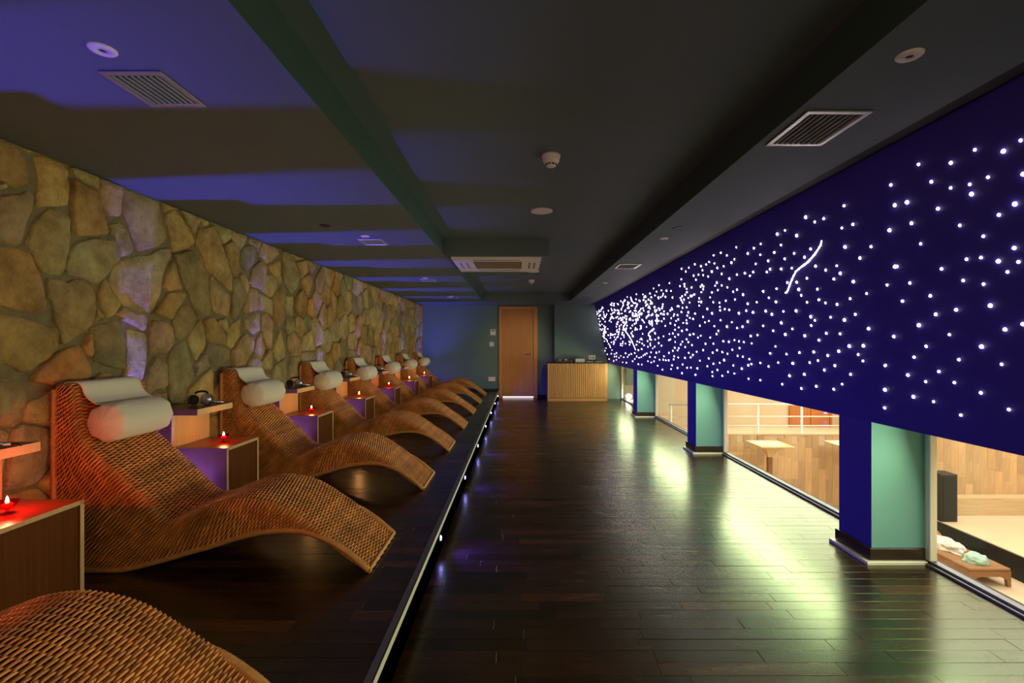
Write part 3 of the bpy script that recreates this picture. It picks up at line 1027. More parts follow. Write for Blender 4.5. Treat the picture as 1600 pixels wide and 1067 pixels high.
def make_lounger():
    root = thing('wicker_lounger', (LX, 0, PZ), 'wicker lounger', 'lounger', 'wicker loungers in a row on the platform')
    n, ns, nt, sub = 232, 6, 14, 3
    P, N, Ls, K = lounger_grid(n, ns, nt, sub)
    T3 = np.gradient(P, axis=0)
    pitch = np.linalg.norm(T3, axis=2)
    T3 /= np.maximum(pitch, 1e-6)[:,:,None]
    jj = np.arange(K)
    rs = np.random.default_rng(5)
    V = np.zeros((n, K, 4, 3))
    for i in range(n):
        side = (jj < ns*sub) | (jj >= ns*sub + nt*sub + 1)
        amp = np.where(side, .0042*min(1.0, Ls[i]/.14), .0038)
        off = amp*np.clip(1.5*np.sin(PI*(jj/sub) + PI*.5), -1, 1)*(1 if i % 2 else -1)
        ctr = P[i] + N[i]*(off[:,None] + rs.uniform(-.0005, .0005))
        hw = np.clip(pitch[i]*(.43 + .19*np.clip(off/.0036, -1, 1)), .0008, .0066)
        ht = .0032
        V[i,:,0] = ctr - T3[i]*hw[:,None]
        V[i,:,1] = ctr + N[i]*ht
        V[i,:,2] = ctr + T3[i]*hw[:,None]
        V[i,:,3] = ctr - N[i]*ht
    verts = V.reshape(-1, 3)
    idx = np.arange(n*K*4).reshape(n, K, 4)
    faces = []
    for a in range(4):
        b = (a+1) % 4
        f = np.stack([idx[:,:-1,a], idx[:,1:,a], idx[:,1:,b], idx[:,:-1,b]], -1).reshape(-1, 4)
        faces.append(f)
    faces = np.concatenate(faces)
    me = bpy.data.meshes.new('woven_cover')
    me.vertices.add(len(verts)); me.vertices.foreach_set('co', verts.ravel())
    me.loops.add(faces.size); me.loops.foreach_set('vertex_index', faces.ravel())
    me.polygons.add(len(faces)); me.polygons.foreach_set('loop_start', np.arange(0, faces.size, 4))
    me.polygons.foreach_set('loop_total', np.full(len(faces), 4))
    me.polygons.foreach_set('use_smooth', np.ones(len(faces), dtype=bool))
    me.materials.append(M['wicker'])
    me.update(); me.validate()
    k = rs.uniform(.68, 1.10, n)
    k2 = rs.random(n)
    cols = np.stack([.90*k, .390*k*(1-.12*k2), .105*k*(1-.25*k2), np.ones(n)], 1)
    at = me.color_attributes.new('Col', 'FLOAT_COLOR', 'POINT')
    at.data.foreach_set('color', np.repeat(cols, K*4, axis=0).astype(np.float32).ravel())
    link('woven_cover', me, root)
    # dark sheet added behind the weave to block light and darken its gaps
    P2, N2, _, K2 = lounger_grid(60, 4, 6, 1)
    P2 = P2 - N2*.0045
    mb = MB()
    I = np.arange(60*K2).reshape(60, K2)
    mb.add(P2.reshape(-1,3).tolist(), np.stack([I[:-1,:-1], I[1:,:-1], I[1:,1:], I[:-1,1:]], -1).reshape(-1,4).tolist())
    mb.obj('backing', M['wicker_back'], root, smooth=True)
    # wrapped rattan rim along the lower edge of both sides and across the foot
    Bp, L = resample(BOT, 700)
    for sgn in (-1, 1):
        mb = MB()
        sel = Bp[np.linspace(0, 699, 560).astype(int)]
        pts = [(p[0]-LX, sgn*(LW/2-.004), p[1]-PZ+.009) for p in sel]
        rad = [(.0150 if i % 2 else .0130) for i in range(len(pts))]
        mb.tube(pts, rad, 6)
        mb.obj('rim', M['binding'], root, smooth=True)
    mb = MB()
    pts = [(-.706-LX, y, .180-PZ) for y in np.linspace(-LW/2+.004, LW/2-.004, 120)]
    mb.tube(pts, [(.0105 if i % 2 else .0090) for i in range(120)], 6)
    mb.obj('foot_rim', M['binding'], root, smooth=True)
    # two dark bearers under the arch that carry the shell
    mb = MB()
    for sgn in (-1, 1):
        pts = [(p[0]-LX, sgn*.15, p[1]-PZ+.03) for p in Bp[260:540:20]]
        mb.tube(pts, .012, 6)
    mb.obj('frame', M['wicker_back'], root, smooth=True)
    return root
lounger = make_lounger()

# bolster pillow with a flap laid over the back of the lounger
def make_pillow():
    root = thing('bolster_pillow', (LX, 0, PZ), 'pillow', 'pillow', 'white bolster pillows on the loungers')
    cx, cz, R0, hl = -1.995, .862, .092, .185
    mb = MB()
    seg, nr = 40, 26
    V, Fc = [], []
    for i in range(nr):
        t = -1 + 2*i/(nr-1)
        y = hl*t
        endf = max(0, (abs(t)-.80)/.20)
        r = R0*math.sqrt(max(0.0, 1-endf**2.4)) if endf < 1 else 0.004
        r = max(r, .012)
        yy = y + math.copysign(.010, t)*endf
        for k in range(seg):
            a = 2*PI*k/seg
            wr = noise.noise(Vector((math.cos(a)*1.6, math.sin(a)*1.6, y*6)))*.006
            wr += .0045*math.sin(a*9 + 2*t)*(max(0, (abs(t)-.6)/.4)**1.3)
            rr = r*(1 + .03*math.cos(2*a)) + wr*min(1, r/R0*1.3)
            V.append((cx-LX+rr*math.cos(a), yy, cz-PZ+rr*math.sin(a)*1.04))
    for i in range(nr-1):
        for k in range(seg):
            l = (k+1) % seg
            Fc.append((i*seg+k, (i+1)*seg+k, (i+1)*seg+l, i*seg+l))
    Fc.append(tuple(range(seg))); Fc.append(tuple((nr-1)*seg+k for k in range(seg-1,-1,-1)))
    mb.add(V, Fc)
    mb.obj('bolster', M['linen'], root, smooth=True)
    # flap: over the top of the back and a little way down behind
    path = [(-2.030,.955),(-2.060,.975),(-2.085,1.005),(-2.098,1.035),(-2.115,1.058),(-2.150,1.064),(-2.182,1.058),(-2.197,1.035),(-2.200,.985)]
    path, _ = resample(np.array(path), 26)
    mb = MB()
    ny = 14
    V, Fc = [], []
    for layer in (0, 1):
        for i, p in enumerate(path):
            t = path[min(i+1, 25)] - path[max(i-1, 0)]
            t = t/np.linalg.norm(t); nn = np.array([t[1], -t[0]])
            nn = nn if nn[1] > -.2 else -nn
            for j in range(ny):
                y = -hl*.98 + 2*hl*.98*j/(ny-1)
                h = .004*noise.noise(Vector((i*.3, y*8, 3))) - (.006 if layer else 0)
                q = p + np.array([-t[1], t[0]])*(-h) if False else p + np.array([0, h])
                V.append((q[0]-LX, y, q[1]-PZ))
    m_ = 26*ny
    for i in range(25):
        for j in range(ny-1):
            a = i*ny+j
            Fc.append((a, a+1, a+ny+1, a+ny)); Fc.append((m_+a, m_+a+ny, m_+a+ny+1, m_+a+1))
    for i in range(25):
        for j in (0, ny-1):
            a = i*ny+j
            Fc.append((a, a+ny, m_+a+ny, m_+a))
    for j in range(ny-1):
        for i in (0, 25):
            a = i*ny+j
            Fc.append((a, a+1, m_+a+1, m_+a))
    mb.add(V, Fc)
    mb.obj('flap', M['linen'], root, smooth=True)
    return root
pillow = make_pillow()

# stepped side table of veneered board
TD = .35
def make_table():
    root = thing('side_table', (-1.96, 0, PZ), 'table', 'side table', 'stepped side tables between the loungers')
    ox, oz = -1.96, PZ
    xb, xf, zt = -2.196-ox, -1.722-ox, .630-oz
    t = .017
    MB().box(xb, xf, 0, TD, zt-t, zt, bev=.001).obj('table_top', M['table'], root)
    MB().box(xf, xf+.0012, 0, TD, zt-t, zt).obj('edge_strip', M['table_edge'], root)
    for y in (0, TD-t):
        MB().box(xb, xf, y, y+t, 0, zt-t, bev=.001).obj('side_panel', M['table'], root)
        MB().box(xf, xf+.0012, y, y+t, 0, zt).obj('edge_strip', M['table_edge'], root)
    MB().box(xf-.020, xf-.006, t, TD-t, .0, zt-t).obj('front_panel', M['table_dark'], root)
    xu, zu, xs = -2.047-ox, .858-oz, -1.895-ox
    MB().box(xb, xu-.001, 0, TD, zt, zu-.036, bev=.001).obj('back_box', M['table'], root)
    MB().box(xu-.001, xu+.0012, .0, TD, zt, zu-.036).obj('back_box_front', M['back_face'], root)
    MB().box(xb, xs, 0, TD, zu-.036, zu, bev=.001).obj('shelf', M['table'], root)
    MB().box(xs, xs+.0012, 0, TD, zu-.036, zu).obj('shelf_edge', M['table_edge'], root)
    return root
table = make_table()

# candle in a footed glass bowl
def make_candle(kind):
    root = thing('candle_holder', (0,0,0), 'candle', 'candle')
    g = M['red_glass'] if kind == 'red' else M['amber_glass']
    mb = MB()
    mb.lathe([(.020,0),(.020,.003),(.006,.007),(.006,.016),(.018,.022),(.026,.032),(.034,.046),(.0325,.046),(.0245,.034),(.016,.025),(.0,.022)], seg=20, cap=False)
    o = mb.obj('glass_bowl', g, root, smooth=True)
    MB().lathe([(.0,.0225),(.015,.0245),(.017,.034),(.0,.034)], seg=14, cap=False).obj('wax', M['wax'], root, smooth=True)
    mb = MB(); mb.lathe([(.0,.035),(.0045,.040),(.0055,.046),(.003,.055),(.0,.064)], seg=10, cap=False)
    mb.obj('flame', M['flame'], root, smooth=True)
    return root
candle_red = make_candle('red')
candle_amber = make_candle('amber')

# headphones lying on a shelf
def make_headphones():
    root = thing('headphones', (0,0,0), 'headphones', 'headphones', 'headphones on the table shelves')
    for k, (x, r_, tilt) in enumerate(((-.034, .88, .30), (.030, 1.0, -.18))):
        mb = MB()
        mb.lathe([(.0,-.016),(.014,-.016),(.024,-.012),(.029,-.004),(.029,.004),(.024,.010),(.0,.012)], (0,0,0), 20, 'y', cap=False)
        c = mb.obj('ear_cup', M['silver'] if k else M['rubber'], root, smooth=True, loc=(x, 0, .030*r_))
        c.rotation_euler = (-.18, 0, tilt)
        c.scale = (r_, r_, r_)
        q = MB(); q.tube([(.022*math.cos(a), (.012 if k else -.014), .022*math.sin(a)) for a in np.linspace(0, 2*PI, 18, endpoint=False)], .0075, 8, closed=True)
        q.obj('ear_cushion', M['rubber'], c, smooth=True)
    mb = MB()
    pts = [(-.034 + .064*(1-math.cos(a))/2, .012 + .010*math.sin(a), .058 + .012*math.sin(a)) for a in np.linspace(0, PI, 14)]
    mb.tube(pts, .0055, 8)
    mb.obj('headband', M['rubber'], root, smooth=True)
    mb = MB(); mb.tube([(.045,-.002,.022),(.075,.010,.016),(.105,.030,.012)], [.010,.008,.005], 8)
    mb.obj('folding_arm', M['silver'], root, smooth=True)
    mb = MB(); mb.tube([(.105,.030,.012),(.115,.05,.004),(.08,.07,.004),(.02,.065,.004),(-.04,.06,.004)], .0025, 6)
    mb.obj('cable', M['rubber'], root, smooth=True)
    return root
phones = make_headphones()

# red / amber light of each candle; the rows of loungers, pillows, tables
index_children()
LAB = ['wicker lounger in the lower left corner, only its woven knee hump in view',
       'large wicker lounger with bolster pillow, behind the cropped one in the corner',
       'third wicker lounger from the front, between the first two candle tables in full view',
       'fourth wicker lounger from the front, middle of the row',
       'fifth wicker lounger from the front, beyond the table with the bright candle',
       'sixth wicker lounger from the front, third from the end wall',
       'seventh wicker lounger from the front, next to last in the row',
       'last wicker lounger of the row, beside the teal end wall']
PLAB = [None, 'white bolster pillow on the large nearest fully visible lounger', 'white bolster pillow on the third lounger from the front',
        'white bolster pillow on the fourth lounger, beside the third headphones shelf', 'white bolster pillow on the fifth lounger from the front',
        'white bolster pillow on the sixth lounger, third from the end wall', 'white bolster pillow on the next to last lounger of the row',
        'white round bolster pillow on the last lounger, against the teal wall']
TLAB = ['stepped wooden side table at the left picture edge, its top lit red by a candle',
        'stepped wooden side table with silver headphones, beside the large lounger',
        'third stepped side table from the front, small red candle on it',
        'fourth stepped side table, side lit blue under a bright amber candle',
        'fifth stepped side table from the front, glowing red behind its candle',
        'sixth stepped side table, next to last before the end wall',
        'seventh and last stepped side table, nearest the end wall']
CLAB = ['red glass candle bowl glowing on the table at the left picture edge', 'dark red footed candle bowl on the table beside the large lounger',
        'small red candle bowl on the third side table', 'bright amber candle bowl on the fourth side table', 'red candle bowl on the fifth side table',
        'bright amber candle bowl on the sixth, next to last side table', 'amber candle bowl on the last side table by the end wall']
HLAB = ['black headphones cut off by the left picture edge', 'black and silver headphones on the shelf beside the large lounger',
        'headphones on the shelf of the third side table', 'headphones on the shelf of the fourth side table', 'headphones on the shelf of the fifth side table']
L0 = 1.00
rr_ = random.Random(3)
for i in range(8):
    o = lounger if i == 0 else copy_tree(lounger)
    o.location = (LX, L0 + SPACING*i + LW/2, PZ)
    o['label'] = LAB[i]
    if i > 0:
        p = pillow if i == 1 else copy_tree(pillow)
        p.location = (LX, L0 + SPACING*i + LW/2 - .005, PZ)
        p['label'] = PLAB[i]
for i in range(7):
    y = 1.575 + SPACING*i
    o = table if i == 0 else copy_tree(table)
    o.location = (-1.96, y, PZ)
    o['label'] = TLAB[i]
    red = i in (0, 1, 2, 4)
    c = (candle_red if i == 0 else copy_tree(candle_red)) if red else (candle_amber if i == 3 else copy_tree(candle_amber))
    c.location = (-1.852, y + .185, .6305)
    c['label'] = CLAB[i]; c['group'] = 'candles on the side tables'
    if i < 5:
        h = phones if i == 0 else copy_tree(phones)
        h.location = (-2.015, y + .21, .8585)
        h.scale = (1.2, 1.2, 1.2)
        h.rotation_euler = (0, 0, rr_.uniform(-.25, .25))
        h['label'] = HLAB[i]
    light('POINT', 'candle_light', (-1.852, y + .185, .6305 + .062), (5.0 if i == 0 else 1.3), (1.0, .07, .03) if i in (0, 4) else (1.0, .41, .115), shadow_soft_size=.012)

# step light fittings
led_me = None
SLAB = ['nearest blue step light, beside the foot of the large lounger', 'second blue step light from the viewer, beside the third lounger',
        'third blue step light from the viewer', 'fourth blue step light from the viewer, middle of the riser', 'fifth blue step light from the viewer',
        'sixth blue step light, next to last before the door', 'last blue step light, at the left foot of the door frame']
for k, y in enumerate(STEP_Y):
    t = thing('step_light', (XE, y, .095), SLAB[k], 'light', 'blue step lights along the platform riser')
    MB().lathe([(.0,.0),(.020,.0),(.020,.004),(.016,.006),(.0,.006)], seg=16, axis='x', cap=False).obj('bezel', M['metal'], t, smooth=True)
    MB().lathe([(.0135,.006),(.0125,.009),(.0,.011)], seg=14, axis='x', cap=False).obj('lens', M['led'], t, smooth=True)

# ------------------------------------------------------------------ ceiling fittings
def vent(loc, w, l, label, nsl):
    t = thing('ceiling_vent', loc, label, 'air vent', 'square air vents in the low ceilings')
    b = .022
    MB().box(-w/2+b, w/2-b, -l/2+b, l/2-b, -.001, .004).obj('backing', M['black'], t)
    f = MB()
    f.box(-w/2, w/2, -l/2, -l/2+b, -.008, 0, bev=.002); f.box(-w/2, w/2, l/2-b, l/2, -.008, 0, bev=.002)
    f.box(-w/2, -w/2+b, -l/2+b, l/2-b, -.008, 0, bev=.002); f.box(w/2-b, w/2, -l/2+b, l/2-b, -.008, 0, bev=.002)
    f.obj('frame', M['metal'], t)
    me = None
    for k in range(nsl):
        x = -w/2+b + (k+.5)*(w-2*b)/nsl
        if me is None:
            q = MB(); q.box(-.0016, .0016, -l/2+b, l/2-b, -.0105, -.0025)
            me = q.mesh('slat', M['slat'])
        link('slat', me, t, (x, 0, 0))
    return t
vent((-1.262, 1.69, CZ), .205, .235, 'square slatted air vent in the low ceiling at the upper left', 8)
vent((-1.262, 4.22, CZ), .205, .235, 'second slatted air vent in the ceiling above the loungers', 8)
vent((-1.262, 6.76, CZ), .205, .235, 'third slatted air vent in the ceiling above the loungers', 8)
vent((-1.262, 9.30, CZ), .205, .235, 'farthest slatted air vent in the ceiling above the loungers', 8)
vent((1.217, 2.0, CZ), .25, .32, 'large slatted air vent in the low ceiling at the upper right', 9)
vent((1.235, 5.54, CZ), .25, .32, 'bright rimmed air vent in the ceiling halfway along the star wall', 9)
vent((1.235, 9.1, CZ), .25, .32, 'farthest air vent in the ceiling beside the star wall', 9)

def downlight(loc, label, r=.037):
    t = thing('downlight', loc, label, 'ceiling light', 'round white downlights in the low ceilings')
    MB().lathe([(r*.32,-.001),(r*.32,-.007),(r*.9,-.006),(r,-.002),(r,.0)], seg=28, cap=False).obj('ring', M['white'], t, smooth=True)
    MB().lathe([(.0,-.0015),(r*.33,-.0015)], seg=20, cap=False).obj('aperture', M['black'], t)
downlight((-1.252, 1.462, CZ), 'white ring downlight in the ceiling at the upper left corner')
downlight((-1.268, 4.0, CZ), 'small white downlight before the second vent above the loungers')
downlight((-1.268, 6.55, CZ), 'small white downlight before the third vent above the loungers')
downlight((-1.268, 9.08, CZ), 'farthest small white downlight above the loungers')
downlight((1.197, 1.491, CZ), 'white ring downlight in the ceiling at the upper right corner')
downlight((1.217, 4.08, CZ), 'small white downlight between the two right hand vents')
downlight((1.257, 7.08, CZ), 'farther small white downlight beside the star wall')
for loc, lb in (((-1.45, 3.64, CZ), 'black recessed spotlight in the ceiling above the loungers'), ((1.217, 3.72, CZ), 'black recessed spotlight in the ceiling near the star wall')):
    t = thing('recessed_spotlight', loc, lb, 'ceiling light')
    MB().lathe([(.026,-.001),(.028,-.004),(.040,-.003),(.041,0)], seg=24, cap=False).obj('rim', M['black'], t, smooth=True)
    MB().lathe([(.0,-.001),(.027,-.001)], seg=18, cap=False).obj('lamp_well', M['rubber'], t)

def detector(loc, s, label):
    t = thing('smoke_detector', loc, label, 'smoke detector')
    MB().lathe([(.052*s,0),(.052*s,-.014*s),(.046*s,-.018*s)], seg=28).obj('base', M['white'], t, smooth=True)
    b = MB().lathe([(.046*s,-.018*s),(.047*s,-.032*s),(.040*s,-.044*s),(.030*s,-.048*s),(.028*s,-.060*s),(.018*s,-.066*s),(.0,-.067*s)], seg=28, cap=False).obj('head', M['white'], t, smooth=True)
    for k in range(10):
        a = 2*PI*k/10
        q = MB(); q.box(-.0015, .0015, -.006*s, .006*s, -.004*s, .004*s)
        c = q.obj('slot', M['black'], t, loc=(.0295*s*math.cos(a), .0295*s*math.sin(a), -.054*s)); c.rotation_euler = (0, 0, a)
detector((.178, 2.71, CZH), 1.0, 'white smoke detector on the raised ceiling nearest the viewer')
detector((.20, 8.0, CZH), 1.0, 'far white smoke detector beyond the air conditioner')
for loc, lb in (((.177, 3.84, CZH), 'flat white round ceiling speaker before the air conditioner'), ((.206, 7.05, CZH), 'flat white round ceiling speaker beyond the air conditioner')):
    t = thing('ceiling_speaker', loc, lb, 'speaker')
    MB().lathe([(.088,0),(.088,-.006),(.078,-.009)], seg=36, cap=False).obj('rim', M['white'], t, smooth=True)
    MB().lathe([(.0,-.011),(.05,-.0105),(.078,-.009)], seg=36, cap=False).obj('grille', M['white'], t, smooth=True)

# air conditioner: boxed-in housing and cassette panel
struct(MB().box(XLC, .30, 4.90, 5.90, CZ, CZH).obj('ceiling_box', M['ceil']), 'dropped ceiling box that carries the air conditioner')
ac = thing('air_conditioner', (-.2325, 5.38, CZ-.003), 'white ceiling cassette air conditioner under the dropped box', 'air conditioner')
wd = .458
mb = MB()
z0 = -.020
for (x0, x1, y0, y1) in ((-wd, wd, -.45, -.27), (-wd, wd, .25, .45), (-wd, -.26, -.27, .25), (.26, wd, -.27, .25)):
    mb.box(x0, x1, y0, y1, z0, 0)
mb.obj('panel', M['white'], ac)
MB().box(-.26, .26, -.27, .25, -.006, 0).obj('intake', M['black'], ac)
M['ac_slat'] = mat('ac_slats', (.34,.25,.12), .5)
sl = MB().box(-.255, .255, -.016, .016, -.016, -.010, bev=.002).mesh('grille_slat', M['ac_slat'])
for k in range(9):
    link('grille_slat', sl, ac, (0, -.245 + .0575*k, 0))
for (x0, x1, y0, y1) in ((-.24, .24, -.375, -.345), (-.24, .24, .335, .365), (-.40, -.385, -.2, .2), (-.335, -.32, -.2, .2), (.335, .355, -.2, .2), (.39, .41, -.2, .2)):
    MB().box(x0, x1, y0, y1, z0-.002, z0+.001, bev=.001).obj('air_slot', M['ac_slat'], ac)

# ------------------------------------------------------------------ end wall fittings: door, switches, counter
dr = bpy.data.objects.new('door_1', None); COL.objects.link(dr); dr.location = (0, FAR, 0)
struct(dr, 'narrow orange wooden door with a lever handle in the end wall')
dx0, dx1, dz = -.462, .420, 2.10
MB().box(dx0, dx0+.085, -.035, 0, 0, dz, bev=.003).obj('frame_post', M['door'], dr)
MB().box(dx1-.085, dx1, -.035, 0, 0, dz, bev=.003).obj('frame_post', M['door'], dr)
MB().box(dx0+.085, dx1-.085, -.035, 0, dz-.07, dz, bev=.003).obj('frame_head', M['door'], dr)
MB().box(dx0+.088, dx1-.088, -.018, 0, .038, dz-.073, bev=.002).obj('leaf', M['door_leaf'], dr)
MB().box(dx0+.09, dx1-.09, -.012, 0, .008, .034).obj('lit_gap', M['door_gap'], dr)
h = MB(); h.lathe([(.0,-.026),(.026,-.026),(.026,-.018)], (.255,0,1.005), 18, 'y', cap=False)
h.obj('handle_rose', M['chrome'], dr, smooth=True)
h = MB(); h.tube([(.255,-.02,1.005),(.255,-.05,1.005),(.24,-.058,1.005),(.19,-.058,1.003),(.135,-.056,.999)], .0095, 10)
h.obj('lever', M['chrome'], dr, smooth=True)

def plate(name, cx, cz, w, h_, label, cat, y=FAR):
    t = thing(name, (cx, y, cz), label, cat)
    MB().box(-w/2, w/2, -.014, -.001, -h_/2, h_/2, bev=.004).obj('plate', M['white'], t)
    return t
t = plate('thermostat', -.600, 1.51, .125, .135, 'white thermostat with a small display left of the door', 'thermostat')
MB().box(-.035, .040, -.017, -.013, .020, .050, bev=.001).obj('display', mat('lcd', (.12,.13,.10), .3), t)
t = plate('light_switch', -.630, 1.235, .10, .10, 'white light switch on the teal wall below the thermostat', 'switch')
MB().box(-.032, .032, -.019, -.013, -.032, .032, bev=.002).obj('rocker', M['white'], t)
t = plate('wall_socket', -.625, .435, .165, .10, 'white double socket low on the teal wall left of the door', 'socket')
for x in (-.04, .04):
    MB().lathe([(.026,-.0145),(.026,-.011),(.0,-.011)], (x,0,0), 18, 'y', cap=False).obj('socket_well', M['white'], t, smooth=True)
t = plate('wall_socket', 1.64, .935, .15, .10, 'white socket on the wall above the right end of the counter', 'socket', FAR-.24)
MB().box(-.050, -.020, -.016, -.013, -.012, .012).obj('mark', mat('red_print', (.45,.06,.05), .5), t)
MB().box(.022, .046, -.016, -.013, -.016, .016).obj('switch', M['label_dark'], t)

# counter: plinth, fluted front boards, black top
ct = thing('counter', (1.27, 10.57, 0), 'light wooden counter with ribbed front standing at the end wall', 'counter')
cw, cd, ch = .645, .37, .832
MB().box(-cw, cw, .008, cd, .06, ch-.014).obj('body', M['door_leaf'], ct)
MB().box(-cw, cw, .0, cd, 0, .056, bev=.002).obj('plinth', M['counter'], ct)
nb = 30
bw = (2*cw-.08)/nb
fm = MB().box(-bw/2+.0045, bw/2-.0045, -.010, .008, .066, ch-.018, bev=.004).mesh('front_slat', M['counter'])
for k in range(nb):
    link('front_slat', fm, ct, (-cw+.04+bw*(k+.5), 0, 0))
for x in (-cw, cw-.04):
    MB().box(x, x+.04, -.006, .008, .06, ch-.016, bev=.002).obj('corner_post', M['counter'], ct)
MB().box(-cw-.006, cw+.006, -.012, cd, ch-.014, ch, bev=.002).obj('worktop', M['black'], ct)
# things on the counter
ZC = ch
t = thing('tray', (.985, 10.76, ZC), 'low wooden tray on the left half of the counter', 'tray')
MB().box(-.19, .19, -.11, .11, 0, .012, bev=.003).obj('base', M['tray'], t)
for a in ((-.19,.19,-.11,-.098), (-.19,.19,.098,.11), (-.19,-.178,-.098,.098), (.178,.19,-.098,.098)):
    MB().box(a[0], a[1], a[2], a[3], .012, .036, bev=.002).obj('rim', M['tray'], t)
for x, lb in ((.90, 'small white cup on the left of the wooden tray'), (1.03, 'small white cup on the right of the wooden tray')):
    c = MB().lathe([(.0,.0),(.022,.0),(.030,.020),(.034,.055),(.031,.055),(.027,.022),(.0,.006)], seg=20, cap=False).obj('cup', M['white'], None, smooth=True, loc=(x, 10.76, ZC+.0125))
    tag(c, lb, 'cup', 'cups on the counter tray')
def folded(name, loc, w, d, hh, n, label, cat):
    t = thing(name, loc, label, cat)
    for k in range(n):
        q = MB(); q.box(-w/2+.004*(k % 2), w/2-.003*((k+1) % 2), -d/2, d/2-.004*(k % 2), k*hh/n, (k+1)*hh/n-.001, bev=.005)
        q.obj('fold', M['towel'], t)
folded('towel_stack', (1.34, 10.74, ZC), .215, .17, .085, 4, 'stack of folded white towels in the middle of the counter', 'towels')
folded('napkin_stack', (1.56, 10.72, ZC), .155, .12, .030, 2, 'low pile of white napkins right of the towel stack', 'napkins')
folded('napkin_stack', (1.755, 10.72, ZC), .145, .12, .030, 2, 'low pile of white napkins at the right end of the counter', 'napkins')

# ------------------------------------------------------------------ the bright hall beyond the windows
ZF = -1.70
HB, HA, HK = 8.2, 7.62, 8.95
struct(MB().box(X2+.1, 12.0, REAR, HK, ZF-.2, ZF).obj('floor_hall', M['cream_floor']), 'pale floor of the lower hall beyond the windows')
struct(MB().box(X2+.1, 12.0, REAR, FAR+.3, 3.3, 3.5).obj('ceiling_hall', M['cream']), 'cream ceiling of the hall beyond the windows')
struct(MB().box(12.0, 12.2, REAR, FAR+.3, ZF-.2, 3.5).obj('wall_hall_side', M['cream']), 'cream far side wall of the hall')
struct(MB().box(X2+.1, 12.2, REAR-.2, REAR, ZF-.2, 3.5).obj('wall_hall_rear', M['cream']), 'cream rear wall of the hall')
struct(MB().box(X2+.03, 12.0, HK, HK+.1, ZF-.2, 3.5).obj('wall_hall_back', M['cream']), 'cream back wall of the hall behind the railing')
struct(MB().box(X2+.13, X2+.2, REAR, HK, WZ, 3.5).obj('wall_hall_upper', M['cream']), 'cream hall wall above the gallery windows')
ZL = -.276
land = struct(MB().box(X2+.2, 5.95, HB, HK, ZF, ZL).obj('floor_landing', M['cream_floor']), 'raised landing with wood clad front in the hall')
struct(MB().box(5.95, 12.0, HA, HK, ZF, .45).obj('wall_hall_clad', M['clad']), 'wood clad wall behind the black loudspeaker')
wall_clad = scene.objects['wall_hall_clad']
def cladding(parent, x0, x1, z0, z1, y, w, tall):
    mes = [MB().box(-w/2+.0008, w/2-.0008, -.016, 0, -hh/2+.0008, hh/2-.0008, bev=.0015).mesh('panel', M['clad']) for hh in tall]
    x = x0 + w/2
    while x < x1:
        z = z0 - random.uniform(0, .2)
        while z < z1:
            k = random.randrange(len(tall))
            if z + tall[k] > z0 and z + tall[k]/2 < z1:
                hh = tall[k]
                zc = z + hh/2
                zc2 = min(zc, z1 - hh/2)
                o = link('panel', mes[k], parent, (x, y + random.uniform(0, .004), zc2))
            z += tall[k]
        x += w
cladding(land, X2+.2, 5.95, ZF, ZL, HB, .115, (.30,.40,.52))
cladding(wall_clad, 5.95, 9.6, -1.11, .45, HA, .115, (.26,.36,.48))
# landing nosing and door
struct(MB().box(X2+.2, 5.95, HB-.02, HB+.03, ZL-.012, ZL+.012).obj('trim_2', M['cream']), 'pale edge trim of the landing in the hall')
dh = bpy.data.objects.new('door_2', None); COL.objects.link(dh); dh.location = (5.35, HK, ZL)
struct(dh, 'orange wooden double door at the back of the hall landing')
for x0, x1 in ((-.345, -.005), (.005, .345)):
    MB().box(x0, x1, -.03, 0, .01, 1.9, bev=.003).obj('leaf', M['door_hall'], dh)
for x0, x1 in ((-.39, -.35), (.35, .39)):
    MB().box(x0, x1, -.04, 0, 0, 1.95, bev=.003).obj('frame_post', M['door_hall'], dh)
# railing
M['rail'] = mat('white_rail', (.86,.82,.74), .35)
rl = thing('railing', (X2+.2, HB+.06, ZL), 'white metal railing with three bars on the hall landing', 'railing')
for x in (2.58, 3.32, 4.06, 4.80, 5.54):
    MB().lathe([(.028,0),(.028,.012),(.017,.014),(.017,.48)], (x-X2-.2,0,0), 12).obj('post', M['rail'], rl, smooth=True)
for z, r in ((.489, .017), (.285, .010), (.13, .010)):
    MB().tube([(.03,0,z),(3.40,0,z)], r, 10).obj('bar', M['rail'], rl, smooth=True)

# bar tables with a funnel foot
M['bar'] = wood('bar_table_wood', (.60,.42,.22), (.72,.53,.30), (8,8,2), .35, 4)
def bar_table(x, label):
    t = thing('bar_table', (x, 7.75, ZF), label, 'table', 'square bar tables in the hall')
    zt = 1.355
    MB().box(-.265, .265, -.265, .265, zt-.022, zt, bev=.004).obj('table_top', M['bar'], t)
    V, Fc = [], []
    prof = [(.19, zt-.022), (.12, zt-.07), (.075, zt-.12), (.048, zt-.175), (.034, zt-.21)]
    for r, z in prof:
        V += [(-r,-r,z),(r,-r,z),(r,r,z),(-r,r,z)]
    for i in range(len(prof)-1):
        for k in range(4):
            l = (k+1) % 4
            Fc.append((i*4+k, (i+1)*4+k, (i+1)*4+l, i*4+l))
    Fc += [(0,1,2,3), tuple(len(V)-4+k for k in (3,2,1,0))]
    MB().add(V, Fc).obj('funnel', M['bar'], t)
    MB().box(-.034, .034, -.034, .034, .03, zt-.205, bev=.004).obj('column', M['daybed'], t)
    MB().box(-.20, .20, -.20, .20, 0, .03, bev=.006).obj('foot_plate', M['bar'], t)
bar_table(3.99, 'square bar table with funnel foot seen whole through the second window')
bar_table(5.27, 'second square bar table, half hidden behind the nearest pillar')
